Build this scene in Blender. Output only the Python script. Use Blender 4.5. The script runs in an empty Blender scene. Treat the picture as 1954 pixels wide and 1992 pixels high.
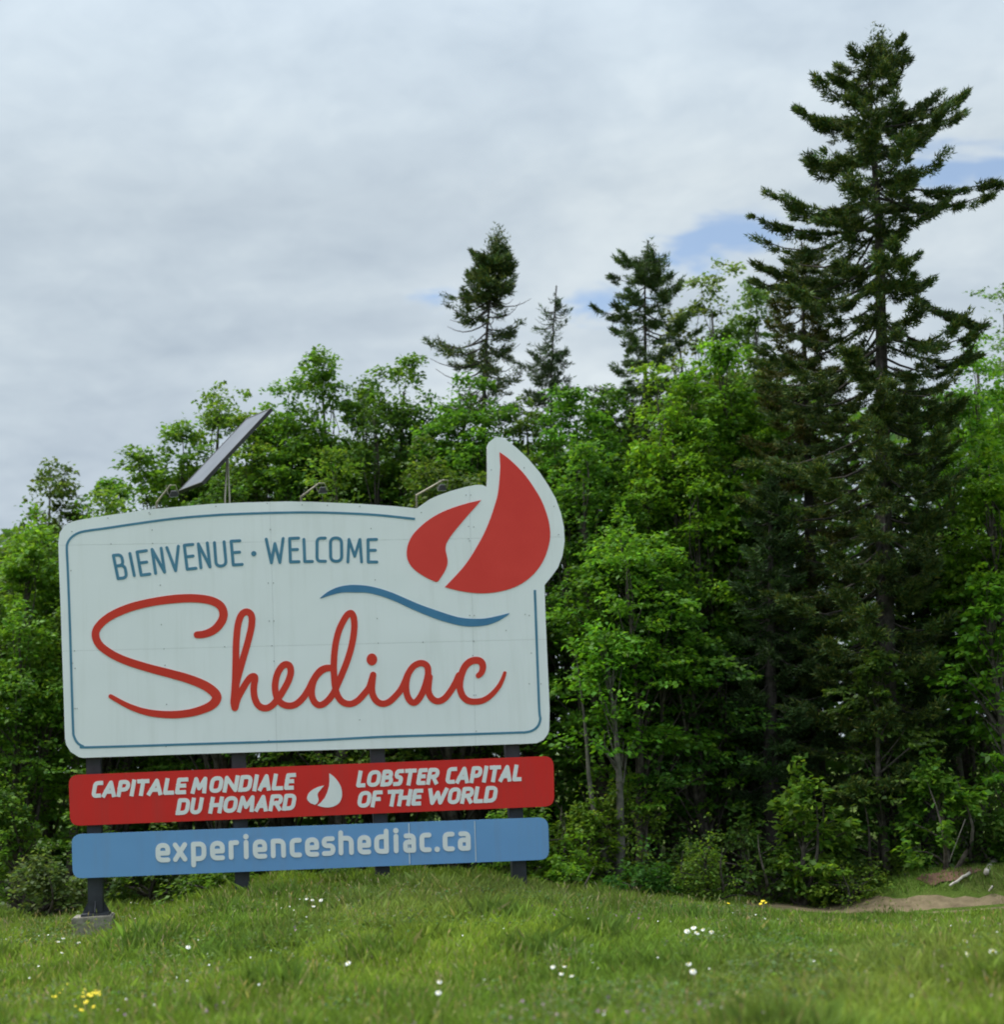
import bpy, bmesh, math, random
import numpy as np
from mathutils import Vector, Matrix, geometry
R = math.radians
random.seed(7); RNG = np.random.default_rng(7)
sc = bpy.context.scene
COL = sc.collection

# ------------------------------------------------------------------ camera
F = 3007.0; CX = 977.0; CY = 996.0           # photograph: 1954 x 1992, focal length in its pixels
CAMZ = 1.76
PITCH = 8.9; ROLL = -3.2
cam = bpy.data.cameras.new('camera'); camo = bpy.data.objects.new('camera', cam); COL.objects.link(camo)
cam.sensor_fit = 'HORIZONTAL'; cam.sensor_width = 36.0; cam.lens = 36.0*F/1954.0
cam.clip_start = 0.1; cam.clip_end = 4000.0
M = Matrix.Rotation(R(90+PITCH), 3, 'X') @ Matrix.Rotation(R(ROLL), 3, 'Z')
camo.matrix_world = Matrix.Translation((0, 0, CAMZ)) @ M.to_4x4()
sc.camera = camo
cam.dof.use_dof = True; cam.dof.focus_distance = 18.0; cam.dof.aperture_fstop = 1.0
CAM = Vector((0, 0, CAMZ))
def ray(px, py): return M @ Vector(((px-CX)/F, (CY-py)/F, -1.0))
def at(px, py, Y):
    v = ray(px, py); return CAM + v*(Y/v.y)

# ------------------------------------------------------------------ sky, sun, exposure
SUN_EL, SUN_AZ = 60.0, 278.0         # azimuth clockwise from +Y: soft sun high on the left
W = bpy.data.worlds.new('World'); sc.world = W; W.use_nodes = True
nt = W.node_tree; nt.nodes.clear()
def N(t, **k):
    n = nt.nodes.new(t)
    for a, b in k.items(): setattr(n, a, b)
    return n
L = lambda a, b: nt.links.new(a, b)
def math_(op, a, b=None, clamp=False):
    n = N('ShaderNodeMath', operation=op, use_clamp=clamp)
    for i, s in enumerate((a, b)):
        if s is None: continue
        if isinstance(s, (int, float)): n.inputs[i].default_value = s
        else: L(s, n.inputs[i])
    return n.outputs[0]
STR = 0.1
outw = N('ShaderNodeOutputWorld'); bg = N('ShaderNodeBackground'); bg.inputs['Strength'].default_value = STR
sky = N('ShaderNodeTexSky', sky_type='NISHITA'); sky.sun_disc = False
sky.sun_elevation = R(SUN_EL); sky.sun_rotation = R(SUN_AZ); sky.air_density = 1.0; sky.dust_density = 0.6
tc = N('ShaderNodeTexCoord'); sx = N('ShaderNodeSeparateXYZ'); L(tc.outputs['Generated'], sx.inputs[0])
zz = math_('ADD', math_('MAXIMUM', sx.outputs[2], 0.0), 0.16)
cb = N('ShaderNodeCombineXYZ'); L(math_('DIVIDE', sx.outputs[0], zz), cb.inputs[0]); L(math_('DIVIDE', sx.outputs[1], zz), cb.inputs[1])
def noise(scale, detail, rough, rot, sc3, dist=0.0, off=(0, 0, 0)):
    mp = N('ShaderNodeMapping'); mp.inputs['Rotation'].default_value = (0, 0, R(rot)); mp.inputs['Scale'].default_value = sc3
    mp.inputs['Location'].default_value = off; L(cb.outputs[0], mp.inputs[0])
    n = N('ShaderNodeTexNoise'); n.inputs['Scale'].default_value = scale; n.inputs['Detail'].default_value = detail
    n.inputs['Roughness'].default_value = rough; n.inputs['Distortion'].default_value = dist; L(mp.outputs[0], n.inputs['Vector'])
    return n.outputs['Fac']
n1 = noise(1.5, 7, 0.5, 30, (0.7, 1.0, 1), 0.5)
n2 = noise(4.2, 5, 0.55, 30, (0.85, 0.9, 1), 0.4, (3, 1, 0))
n3 = noise(14.0, 6, 0.6, 30, (1.0, 0.75, 1), 0.5, (7, 2, 0))
mixn = math_('ADD', math_('ADD', math_('MULTIPLY', n1, 0.60), math_('MULTIPLY', n2, 0.28)), math_('MULTIPLY', n3, 0.12))
rp = N('ShaderNodeValToRGB'); L(mixn, rp.inputs[0])
cr = rp.color_ramp; cr.elements[0].position = 0.38; cr.elements[1].position = 0.63
cr.elements[0].color = (1.50, 1.78, 2.07, 1); cr.elements[1].color = (2.42, 2.68, 2.83, 1)
e = cr.elements.new(0.5); e.color = (1.88, 2.17, 2.42, 1)
for el in cr.elements: el.color = tuple(c/8.0 for c in el.color[:3]) + (1,)
vm = N('ShaderNodeVectorMath', operation='SCALE'); L(rp.outputs[0], vm.inputs[0]); vm.inputs[3].default_value = 8.0
# an overcast sky brightens towards the zenith
low = N('ShaderNodeMapRange'); L(sx.outputs[2], low.inputs[0]); low.inputs[1].default_value = 0.35; low.inputs[2].default_value = 1.0
low.inputs[3].default_value = 1.0; low.inputs[4].default_value = 2.5
vm2 = N('ShaderNodeVectorMath', operation='SCALE'); L(vm.outputs[0], vm2.inputs[0]); L(low.outputs[0], vm2.inputs[3])
# gaps of blue between the clouds
nb = noise(13.0, 6, 0.62, 24, (0.6, 1.2, 1), 0.5)
gap = None
for (gx, gy, gr) in ((1350, 487, .047), (1440, 457, .055), (1860, 325, .055), (1930, 320, .05), (1190, 590, .045), (850, 590, .028), (1300, 510, .03)):
    d = ray(gx, gy).normalized()
    sv = N('ShaderNodeVectorMath', operation='SUBTRACT'); L(tc.outputs['Generated'], sv.inputs[0]); sv.inputs[1].default_value = d
    mv = N('ShaderNodeVectorMath', operation='MULTIPLY'); L(sv.outputs[0], mv.inputs[0]); mv.inputs[1].default_value = (1, 1, 2.1)
    ln = N('ShaderNodeVectorMath', operation='LENGTH'); L(mv.outputs[0], ln.inputs[0])
    mr = N('ShaderNodeMapRange'); L(ln.outputs['Value'], mr.inputs[0]); mr.inputs[1].default_value = 0; mr.inputs[2].default_value = gr
    mr.inputs[3].default_value = 1; mr.inputs[4].default_value = 0
    gap = mr.outputs[0] if gap is None else math_('MAXIMUM', gap, mr.outputs[0])
g2 = math_('ADD', gap, math_('MULTIPLY', math_('SUBTRACT', nb, 0.5), 2.4))
gm = N('ShaderNodeMapRange'); L(g2, gm.inputs[0]); gm.inputs[1].default_value = 0.25; gm.inputs[2].default_value = 0.95; gm.interpolation_type = 'SMOOTHSTEP'
gfac = math_('MULTIPLY', math_('MULTIPLY', gm.outputs[0], math_('GREATER_THAN', gap, 0.0)), math_('MINIMUM', math_('MULTIPLY', gap, 4.0), 0.8))
skyb = N('ShaderNodeVectorMath', operation='SCALE'); L(sky.outputs[0], skyb.inputs[0]); skyb.inputs[3].default_value = 0.56
mx = N('ShaderNodeMix', data_type='RGBA'); L(gfac, mx.inputs['Factor']); L(vm2.outputs[0], mx.inputs['A']); L(skyb.outputs[0], mx.inputs['B'])
L(mx.outputs['Result'], bg.inputs['Color']); L(bg.outputs[0], outw.inputs[0])

sun = bpy.data.lights.new('sun', 'SUN'); sun.energy = 1.5; sun.angle = R(40); sun.color = (1, .96, .88)
suno = bpy.data.objects.new('sun', sun); COL.objects.link(suno)
sd = Vector((math.sin(R(SUN_AZ))*math.cos(R(SUN_EL)), math.cos(R(SUN_AZ))*math.cos(R(SUN_EL)), math.sin(R(SUN_EL))))
suno.rotation_euler = sd.to_track_quat('Z', 'Y').to_euler(); suno.location = (0, 0, 30)
sc.view_settings.view_transform = 'Standard'; sc.view_settings.look = 'None'; sc.view_settings.gamma = 1.0
sc.view_settings.use_curve_mapping = False; sc.view_settings.exposure = 1.6
sc.render.engine = 'CYCLES'; sc.cycles.max_bounces = 8; sc.cycles.transparent_max_bounces = 4
sc.cycles.diffuse_bounces = 5; sc.cycles.transmission_bounces = 4; sc.cycles.use_denoising = True; sc.cycles.filter_width = 1.9

# ------------------------------------------------------------------ helpers
def tag(o, label=None, cat=None, group=None, kind=None):
    if label: o['label'] = label
    if cat: o['category'] = cat
    if group: o['group'] = group
    if kind: o['kind'] = kind
    return o
def empty(name, loc, label=None, cat=None, group=None):
    o = bpy.data.objects.new(name, None); COL.objects.link(o); o.location = loc; o.empty_display_size = .2
    return tag(o, label, cat, group)
def rootloc(o):
    v = Vector((0, 0, 0))
    while o is not None: v += o.location; o = o.parent
    return v
def obj(name, me, mat, parent=None, kind=None):
    """me: a mesh in world coordinates; it is re-based on its parent's origin"""
    if parent is not None:
        off = rootloc(parent); me.transform(Matrix.Translation(-off))
    o = bpy.data.objects.new(name, me); COL.objects.link(o); o.parent = parent
    if mat is not None: me.materials.append(mat)
    if kind: o['kind'] = kind
    return o
def from_bm(bm, smooth=False):
    me = bpy.data.meshes.new('mesh'); bm.to_mesh(me); bm.free()
    if smooth: me.polygons.foreach_set('use_smooth', [True]*len(me.polygons))
    return me
def np_mesh(V, k, tint=None):
    """V: (n, k, 3) separate k-gons; tint (n,3) colour per polygon"""
    n = len(V); me = bpy.data.meshes.new('mesh')
    me.vertices.add(n*k); me.vertices.foreach_set('co', V.reshape(-1).astype(np.float32))
    me.loops.add(n*k); me.loops.foreach_set('vertex_index', np.arange(n*k, dtype=np.int32))
    me.polygons.add(n); me.polygons.foreach_set('loop_start', (np.arange(n)*k).astype(np.int32))
    me.update(calc_edges=True)
    if tint is not None:
        a = me.color_attributes.new('tint', 'FLOAT_COLOR', 'POINT')
        c = np.ones((n*k, 4), np.float32); c[:, :3] = np.repeat(tint, k, axis=0); a.data.foreach_set('color', c.reshape(-1))
    return me
def add_tube(bm, pts, radii, sides=6, cap=True):
    pts = [Vector(p) for p in pts]; rings = []
    for i, p in enumerate(pts):
        t = (pts[min(i+1, len(pts)-1)] - pts[max(i-1, 0)]).normalized()
        a = t.cross(Vector((0, 0, 1)) if abs(t.z) < .9 else Vector((1, 0, 0))).normalized(); b = t.cross(a)
        r = radii[i] if hasattr(radii, '__len__') else radii
        rings.append([bm.verts.new(p + (a*math.cos(2*math.pi*k/sides) + b*math.sin(2*math.pi*k/sides))*r) for k in range(sides)])
    for i in range(len(rings)-1):
        for k in range(sides):
            bm.faces.new((rings[i][k], rings[i][(k+1) % sides], rings[i+1][(k+1) % sides], rings[i+1][k]))
    if cap:
        bm.faces.new(rings[0][::-1]); bm.faces.new(rings[-1])
def add_hexa(bm, p8):
    """8 corners: bottom 4 (ccw), top 4"""
    v = [bm.verts.new(p) for p in p8]
    for f in ((0, 3, 2, 1), (4, 5, 6, 7), (0, 1, 5, 4), (1, 2, 6, 5), (2, 3, 7, 6), (3, 0, 4, 7)): bm.faces.new([v[i] for i in f])
def fix_normals(bm): bmesh.ops.recalc_face_normals(bm, faces=bm.faces[:])

# ------------------------------------------------------------------ materials
def new_mat(name):
    m = bpy.data.materials.new(name); m.use_nodes = True; t = m.node_tree
    return m, t, t.nodes['Principled BSDF'], (lambda a, b: t.links.new(a, b))
def nz(t, lk, scale, detail=4, rough=.55, coord='Object'):
    c = t.nodes.new('ShaderNodeTexCoord'); n = t.nodes.new('ShaderNodeTexNoise'); n.inputs['Scale'].default_value = scale
    n.inputs['Detail'].default_value = detail; n.inputs['Roughness'].default_value = rough; lk(c.outputs[coord], n.inputs['Vector']); return n
def mottled(name, c1, c2, scale, rough=.6, bump=0.0, bscale=None, metallic=0, spec=.5, lo=.35, hi=.65):
    m, t, p, lk = new_mat(name); n = nz(t, lk, scale)
    r = t.nodes.new('ShaderNodeValToRGB'); r.color_ramp.elements[0].position = lo; r.color_ramp.elements[1].position = hi
    r.color_ramp.elements[0].color = (*c1, 1); r.color_ramp.elements[1].color = (*c2, 1); lk(n.outputs['Fac'], r.inputs[0]); lk(r.outputs[0], p.inputs['Base Color'])
    p.inputs['Roughness'].default_value = rough; p.inputs['Metallic'].default_value = metallic; p.inputs['Specular IOR Level'].default_value = spec
    if bump:
        n2_ = nz(t, lk, bscale or scale*4, 5); b = t.nodes.new('ShaderNodeBump'); b.inputs['Strength'].default_value = bump; b.inputs['Distance'].default_value = .02
        lk(n2_.outputs['Fac'], b.inputs['Height']); lk(b.outputs[0], p.inputs['Normal'])
    return m
def leaf_mat(name, trans=.45, rough=.5, spec=.25, gain=1.25):
    m, t, p, lk = new_mat(name); a = t.nodes.new('ShaderNodeAttribute'); a.attribute_name = 'tint'
    lk(a.outputs['Color'], p.inputs['Base Color']); p.inputs['Roughness'].default_value = rough; p.inputs['Specular IOR Level'].default_value = spec
    tr = t.nodes.new('ShaderNodeBsdfTranslucent'); sc_ = t.nodes.new('ShaderNodeVectorMath'); sc_.operation = 'MULTIPLY'
    sc_.inputs[1].default_value = (gain*1.05, gain, gain*.5); lk(a.outputs['Color'], sc_.inputs[0]); lk(sc_.outputs[0], tr.inputs['Color'])
    mx_ = t.nodes.new('ShaderNodeMixShader'); mx_.inputs[0].default_value = trans
    lk(p.outputs[0], mx_.inputs[1]); lk(tr.outputs[0], mx_.inputs[2]); lk(mx_.outputs[0], t.nodes['Material Output'].inputs[0]); return m
LEAF = leaf_mat('leaf', .5); NEEDLE = leaf_mat('needle', .15, .6, .2); GRASS = leaf_mat('grass_blade', .4, .6, .2)
BARK = mottled('bark', (.035, .028, .022), (.11, .095, .08), 14, .9, .6, 40)
BARK_GREY = mottled('grey_bark', (.075, .072, .062), (.16, .15, .13), 9, .9, .4, 40)
BARK_DARK = mottled('conifer_bark', (.022, .018, .016), (.06, .05, .045), 12, .9, .6, 40)
DEADWOOD = mottled('dead_wood', (.25, .22, .18), (.5, .47, .42), 10, .85, .3)
def weathered(name, c1, c2, dirt, rough, spec):
    m, t, p, lk = new_mat(name); n = nz(t, lk, 1.4, 3); c = t.nodes.new('ShaderNodeMix'); c.data_type = 'RGBA'
    c.inputs['A'].default_value = (*c1, 1); c.inputs['B'].default_value = (*c2, 1); lk(n.outputs['Fac'], c.inputs['Factor'])
    tc_ = t.nodes.new('ShaderNodeTexCoord'); mp = t.nodes.new('ShaderNodeMapping'); mp.inputs['Scale'].default_value = (5, 5, .35); lk(tc_.outputs['Object'], mp.inputs[0])
    n2 = t.nodes.new('ShaderNodeTexNoise'); n2.inputs['Scale'].default_value = 1.6; n2.inputs['Detail'].default_value = 7; n2.inputs['Roughness'].default_value = .65; lk(mp.outputs[0], n2.inputs['Vector'])
    r = t.nodes.new('ShaderNodeMapRange'); r.inputs[1].default_value = .50; r.inputs[2].default_value = .78; r.inputs[3].default_value = 0; r.inputs[4].default_value = .55; lk(n2.outputs['Fac'], r.inputs[0])
    d = t.nodes.new('ShaderNodeMix'); d.data_type = 'RGBA'; d.inputs['B'].default_value = (*dirt, 1); lk(r.outputs[0], d.inputs['Factor']); lk(c.outputs['Result'], d.inputs['A']); lk(d.outputs['Result'], p.inputs['Base Color'])
    n3 = nz(t, lk, .9, 2); b = t.nodes.new('ShaderNodeBump'); b.inputs['Strength'].default_value = .35; b.inputs['Distance'].default_value = .05; lk(n3.outputs['Fac'], b.inputs['Height']); lk(b.outputs[0], p.inputs['Normal'])
    p.inputs['Roughness'].default_value = rough; p.inputs['Specular IOR Level'].default_value = spec; return m
WHITE = weathered('white_sheet', (.79, .825, .86), (.83, .86, .89), (.70, .73, .74), .45, .3)
ALU = mottled('aluminium_edge', (.30, .32, .33), (.42, .44, .45), 6, .5, metallic=.3)
BLUE_INK = mottled('blue_print', (.065, .20, .31), (.09, .24, .36), 5, .5, spec=.2)
WAVE_INK = mottled('wave_blue_print', (.035, .17, .34), (.05, .20, .38), 5, .5)
RED_INK = mottled('red_print', (.68, .050, .040), (.72, .058, .046), 2, .5, spec=.2)
RED_LETTER = mottled('red_letter', (.60, .042, .025), (.65, .050, .030), 2, .5, spec=.2)
RED_RIM = mottled('red_letter_side', (.62, .13, .07), (.70, .18, .10), 4, .5)
RED_BOARD = weathered('red_board', (.62, .022, .018), (.67, .030, .024), (.45, .045, .04), .5, .25)
BLUE_BOARD = weathered('blue_board', (.14, .32, .60), (.17, .36, .66), (.18, .30, .50), .5, .25)
TEXT_WHITE = mottled('white_print', (.74, .77, .79), (.80, .82, .83), 5, .5)
SEAM = mottled('seam_strip', (.55, .66, .74), (.68, .76, .80), 8, .4)
RIVET = mottled('rivet_metal', (.16, .18, .19), (.30, .32, .33), 20, .5, metallic=.4)
POST = mottled('painted_post', (.012, .014, .022), (.028, .032, .044), 7, .55)
CONCRETE = mottled('concrete', (.16, .15, .12), (.30, .28, .24), 9, .95, .5, 30)
GALV = mottled('galvanised', (.26, .24, .19), (.40, .37, .30), 12, .55, metallic=.2)
BLACKM = mottled('black_housing', (.01, .01, .012), (.03, .03, .034), 9, .5)
LENS, _t, _p, _l = new_mat('lamp_glass'); _p.inputs['Base Color'].default_value = (.5, .52, .55, 1); _p.inputs['Roughness'].default_value = .1
PVGLASS = mottled('solar_cell_glass', (.07, .08, .10), (.10, .11, .135), 3, .3, spec=.5)
SOIL = mottled('soil', (.10, .075, .04), (.22, .17, .10), 4, 1, .8, 18)
PETAL, _t, _p, _l = new_mat('white_petal'); _p.inputs['Base Color'].default_value = (.72, .73, .70, 1); _p.inputs['Roughness'].default_value = .6
YPETAL, _t, _p, _l = new_mat('yellow_petal'); _p.inputs['Base Color'].default_value = (.80, .62, .01, 1); _p.inputs['Roughness'].default_value = .6
MPETAL, _t, _p, _l = new_mat('mauve_petal'); _p.inputs['Base Color'].default_value = (.30, .19, .26, 1); _p.inputs['Roughness'].default_value = .7
STEM, _t, _p, _l = new_mat('green_stem'); _p.inputs['Base Color'].default_value = (.06, .13, .025, 1); _p.inputs['Roughness'].default_value = .7

# ------------------------------------------------------------------ terrain
def sst(a, b, x):
    t = np.clip((x-a)/(b-a), 0, 1); return t*t*(3-2*t)
def gz(x, y):
    x = np.asarray(x, float); y = np.asarray(y, float)
    mound = .26*sst(13.0, 17.2, y)*(1-sst(20, 24, y))*sst(-4.6, -3.1, x)*(1-sst(-1.4, 1.5, x))
    right = -.42*sst(-.3, 4.6, x)*sst(11.5, 18.5, y)
    left = .02*sst(15, 18, y)
    ripple = .025*np.sin(x*1.3+y*.7)*np.sin(y*.9-x*.4) + .012*np.sin(x*3.1+1)*np.sin(y*2.7)
    near = sst(60, 30, y)*sst(60, 30, np.abs(x))
    bank = .42*sst(3.7, 5.2, x)*sst(19.0, 19.7, y)*(1-sst(20.6, 22, y))
    return (mound + right + left + ripple + bank)*near
def gzf(x, y): return float(gz(x, y))
def on_ground(px, py):
    v = ray(px, py); t = 5.0
    for _ in range(4000):
        p = CAM + v*t
        if p.z <= gzf(p.x, p.y): return p
        t += .01
    return p

xs = np.concatenate([[-1500, -500, -200, -90, -50, -30, -20], np.arange(-14, 14.01, .2), [20, 30, 50, 90, 200, 500, 1500]])
ys = np.concatenate([[-60, -20, 0, 4], np.arange(7, 26.01, .2), [30, 36, 45, 60, 100, 250, 700, 2000]])
X, Y = np.meshgrid(xs, ys); Z = gz(X, Y)
V = np.stack([X, Y, Z], -1).reshape(-1, 3); nx = len(xs)
faces = [(j*nx+i, j*nx+i+1, (j+1)*nx+i+1, (j+1)*nx+i) for j in range(len(ys)-1) for i in range(nx-1)]
me = bpy.data.meshes.new('ground'); me.from_pydata(V.tolist(), [], faces); me.polygons.foreach_set('use_smooth', [True]*len(faces))
gm_, t, p, lk = new_mat('turf')
n = nz(t, lk, 1.1, 8, .6); r = t.nodes.new('ShaderNodeValToRGB'); lk(n.outputs['Fac'], r.inputs[0])
r.color_ramp.elements[0].position = .3; r.color_ramp.elements[0].color = (.07, .11, .022, 1)
r.color_ramp.elements[1].position = .72; r.color_ramp.elements[1].color = (.15, .14, .055, 1)
e = r.color_ramp.elements.new(.5); e.color = (.095, .15, .025, 1)
lk(r.outputs[0], p.inputs['Base Color']); p.inputs['Roughness'].default_value = 1; p.inputs['Specular IOR Level'].default_value = .1
n2_ = nz(t, lk, 30, 6, .7); b = t.nodes.new('ShaderNodeBump'); b.inputs['Strength'].default_value = .9; b.inputs['Distance'].default_value = .06
lk(n2_.outputs['Fac'], b.inputs['Height']); lk(b.outputs[0], p.inputs['Normal'])
tag(obj('ground', me, gm_), kind='structure')

def keep_inside(vs, fs, polys):
    """the faces whose centre lies inside any of the polygons"""
    V_ = np.array([[v[0], v[1]] for v in vs]); C_ = np.array([V_[list(f)].mean(0) for f in fs]); ins = np.zeros(len(C_), bool)
    for p_ in polys:
        lo, hi = p_.min(0), p_.max(0); cand = np.where(~ins & (C_[:, 0] >= lo[0]) & (C_[:, 0] <= hi[0]) & (C_[:, 1] >= lo[1]) & (C_[:, 1] <= hi[1]))[0]
        if not len(cand): continue
        x, y = C_[cand, 0], C_[cand, 1]; w_ = np.zeros(len(cand), int)
        for (x0, y0), (x1, y1) in zip(p_, np.roll(p_, -1, 0)):
            if y0 == y1: continue
            c_ = ((y0 > y) != (y1 > y)) & (x < (x1-x0)*(y-y0)/(y1-y0)+x0); w_ += np.where(c_, 1 if y1 > y0 else -1, 0)
        ins[cand[w_ != 0]] = True
    out = []
    for f, i in zip(fs, ins):
        if i:
            f = list(f); a_ = sum(V_[f[k], 0]*V_[f[(k+1) % len(f)], 1]-V_[f[(k+1) % len(f)], 0]*V_[f[k], 1] for k in range(len(f)))
            if abs(a_) > 1e-9: out.append(tuple(f))
    return out
def ground_sheet(name, poly_px, mat, lift=.004, step=.12):
    """a patch of bare ground that follows the terrain; outline given on the ground"""
    pts = [on_ground(*q) for q in poly_px]; pts = [(p.x, p.y) for p in pts]
    # densify and roughen outline
    out = []
    for i in range(len(pts)):
        a = pts[i]; b_ = pts[(i+1) % len(pts)]; d = math.hypot(b_[0]-a[0], b_[1]-a[1]); k = max(1, int(d/.15))
        for j in range(k):
            s = j/k; out.append((a[0]+(b_[0]-a[0])*s + random.uniform(-.05, .05), a[1]+(b_[1]-a[1])*s + random.uniform(-.07, .07)))
    x0, x1 = min(q[0] for q in out), max(q[0] for q in out); y0, y1 = min(q[1] for q in out), max(q[1] for q in out)
    vs = [Vector(q) for q in out]; grid = []
    gx_ = x0+step/2
    while gx_ < x1:
        gy_ = y0+step/2
        while gy_ < y1: grid.append(Vector((gx_, gy_))); gy_ += step
        gx_ += step
    res = geometry.delaunay_2d_cdt(vs+grid, [], [list(range(len(vs)))], 0, 1e-5, False)
    fs = keep_inside(res[0], res[2], [np.array(out)])
    me = bpy.data.meshes.new(name)
    me.from_pydata([(v.x, v.y, gzf(v.x, v.y)+lift) for v in res[0]], [], [tuple(f) for f in fs]); me.polygons.foreach_set('use_smooth', [True]*len(fs))
    return obj(name, me, mat)
tag(ground_sheet('dirt_path', [(1330, 1762), (1450, 1757), (1560, 1755), (1740, 1753), (1960, 1750), (2150, 1748), (2150, 1768), (1960, 1773), (1760, 1778), (1560, 1774), (1420, 1768)], SOIL, .012), kind='structure')
tag(ground_sheet('bare_soil', [(-150, 1800), (-20, 1782), (90, 1772), (150, 1765), (150, 1790), (60, 1812), (0, 1835), (-150, 1850)], SOIL, .02), kind='structure')

SOIL_RED = mottled('reddish_soil', (.085, .045, .028), (.19, .105, .07), 5, 1, .8, 20)
tag(ground_sheet('bare_soil', [(1775, 1712), (1820, 1698), (1870, 1688), (1915, 1686), (1905, 1700), (1860, 1712), (1810, 1718)], SOIL_RED, .015), kind='structure')
tag(ground_sheet('bare_soil', [(1380, 1735), (1440, 1722), (1530, 1718), (1540, 1730), (1460, 1742)], SOIL_RED, .015), kind='structure')
# ------------------------------------------------------------------ 2D outlines in the photograph's pixels, laid on the plane of the sign
YAW = 9.5; SU = Vector((math.cos(R(YAW)), math.sin(R(YAW)), 0)); SN = Vector((math.sin(R(YAW)), -math.cos(R(YAW)), 0))
SP = at(600, 1300, 18.25)
def sgn(px, py, off=0.0):
    v = ray(px, py); t = (SP-CAM).dot(SN)/v.dot(SN); return CAM + v*t + SN*off
def z1(*q): return [(100+x/3.732, 980+y/3.732) for x, y in q]
def z2(*q): return [(580+x/3.526, 840+y/3.526) for x, y in q]
def z4(*q): return [(580+x/3.6615, 1420+y/3.6615) for x, y in q]
def z5(*q): return [(280+x/3.071, 640+y/3.071) for x, y in q]
def zA(*q): return [(430+x/6.347, 1170+y/6.347) for x, y in q]
def zB(*q): return [(700+x/6.347, 1170+y/6.347) for x, y in q]
def catmull(P, n=5, closed=False):
    P = [Vector(p) for p in P]; out = []; m = len(P)
    for i in range(m if closed else m-1):
        if closed: a, b_, c, d = P[(i-1) % m], P[i], P[(i+1) % m], P[(i+2) % m]
        else: a, b_, c, d = P[max(i-1, 0)], P[i], P[i+1], P[min(i+2, m-1)]
        for k in range(n):
            s = k/n; out.append(.5*((2*b_) + (c-a)*s + (2*a-5*b_+4*c-d)*s*s + (3*b_-a-3*c+d)*s**3))
    if not closed: out.append(P[-1])
    return out
def disc(c, r, n=12, ry=None): return [Vector((c[0]+r*math.cos(2*math.pi*k/n), c[1]+(ry or r)*math.sin(2*math.pi*k/n))) for k in range(n)]
def ribbon(pts, w, caps='rr', split=.6):
    """polygons (quads and cap discs) covering a stroke of width w (number or list)"""
    P = [Vector((p[0], p[1])) for p in pts]; out = []; P = [p for i, p in enumerate(P) if i == 0 or (p-P[i-1]).length > 1e-3]
    wid = [w]*len(P) if not hasattr(w, '__len__') else [w[min(int(i*(len(w)-1)/(len(P)-1)), len(w)-2)] + (w[min(int(i*(len(w)-1)/(len(P)-1)), len(w)-2)+1]-w[min(int(i*(len(w)-1)/(len(P)-1)), len(w)-2)])*((i*(len(w)-1)/(len(P)-1)) - min(int(i*(len(w)-1)/(len(P)-1)), len(w)-2)) for i in range(len(P))]
    if caps[0] == 's': P[0] = P[0] + (P[0]-P[1]).normalized()*wid[0]/2
    if caps[1] == 's': P[-1] = P[-1] + (P[-1]-P[-2]).normalized()*wid[-1]/2
    seg = [(P[i+1]-P[i]).normalized() for i in range(len(P)-1)]
    def cross(i, d):
        nrm = Vector((-d.y, d.x)); return P[i]+nrm*wid[i]/2, P[i]-nrm*wid[i]/2
    prev = cross(0, seg[0])
    for i in range(len(seg)):
        last = i == len(seg)-1
        if last: cur = cross(i+1, seg[i]); nxt = cur
        else:
            if seg[i].angle(seg[i+1]) > split:
                cur = cross(i+1, seg[i]); nxt = cross(i+1, seg[i+1]); out.append(disc(P[i+1], wid[i+1]/2, 10))
            else:
                cur = cross(i+1, (seg[i]+seg[i+1]).normalized()); nxt = cur
        out.append([prev[0], cur[0], cur[1], prev[1]]); prev = nxt
    if caps[0] == 'r': out.append(disc(P[0], wid[0]/2, 12))
    if caps[1] == 'r': out.append(disc(P[-1], wid[-1]/2, 12))
    return out
def union(polys):
    vs, fs = [], []
    for pl in polys:
        s = len(vs); vs += [Vector((v[0], v[1])) for v in pl]
        ar = sum(pl[i][0]*pl[(i+1) % len(pl)][1]-pl[(i+1) % len(pl)][0]*pl[i][1] for i in range(len(pl)))
        idx = list(range(s, s+len(pl))); fs.append(idx if ar > 0 else idx[::-1])
    r_ = geometry.delaunay_2d_cdt(vs, [], fs, 0, 1e-4, False)
    return r_[0], [f for f in keep_inside(r_[0], r_[2], [np.array([[v[0], v[1]] for v in pl]) for pl in polys])]
def plate(vf, w0, w1, mapf=None):
    """solid between offsets w0 (back) and w1 (front) from the sign plane"""
    mapf = mapf or sgn; vs, fs = vf; bm = bmesh.new(); used = sorted({i for f in fs for i in f})
    A = {i: bm.verts.new(mapf(vs[i][0], vs[i][1], w0)) for i in used}; B = {i: bm.verts.new(mapf(vs[i][0], vs[i][1], w1)) for i in used}
    cnt = {}
    for f in fs:
        for a, b_ in zip(f, f[1:]+f[:1]): cnt[(a, b_)] = 1
    for f in fs:
        bm.faces.new([B[i] for i in f]); bm.faces.new([A[i] for i in f[::-1]])
    for (a, b_) in cnt:
        if (b_, a) not in cnt: bm.faces.new((A[a], A[b_], B[b_], B[a]))
    fix_normals(bm); return from_bm(bm)
def rim(me, mat):
    """side walls of raised letters take a second material"""
    me.materials.append(mat)
    for p_ in me.polygons:
        if abs(p_.normal.dot(SN)) < .5: p_.material_index = 1
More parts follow.
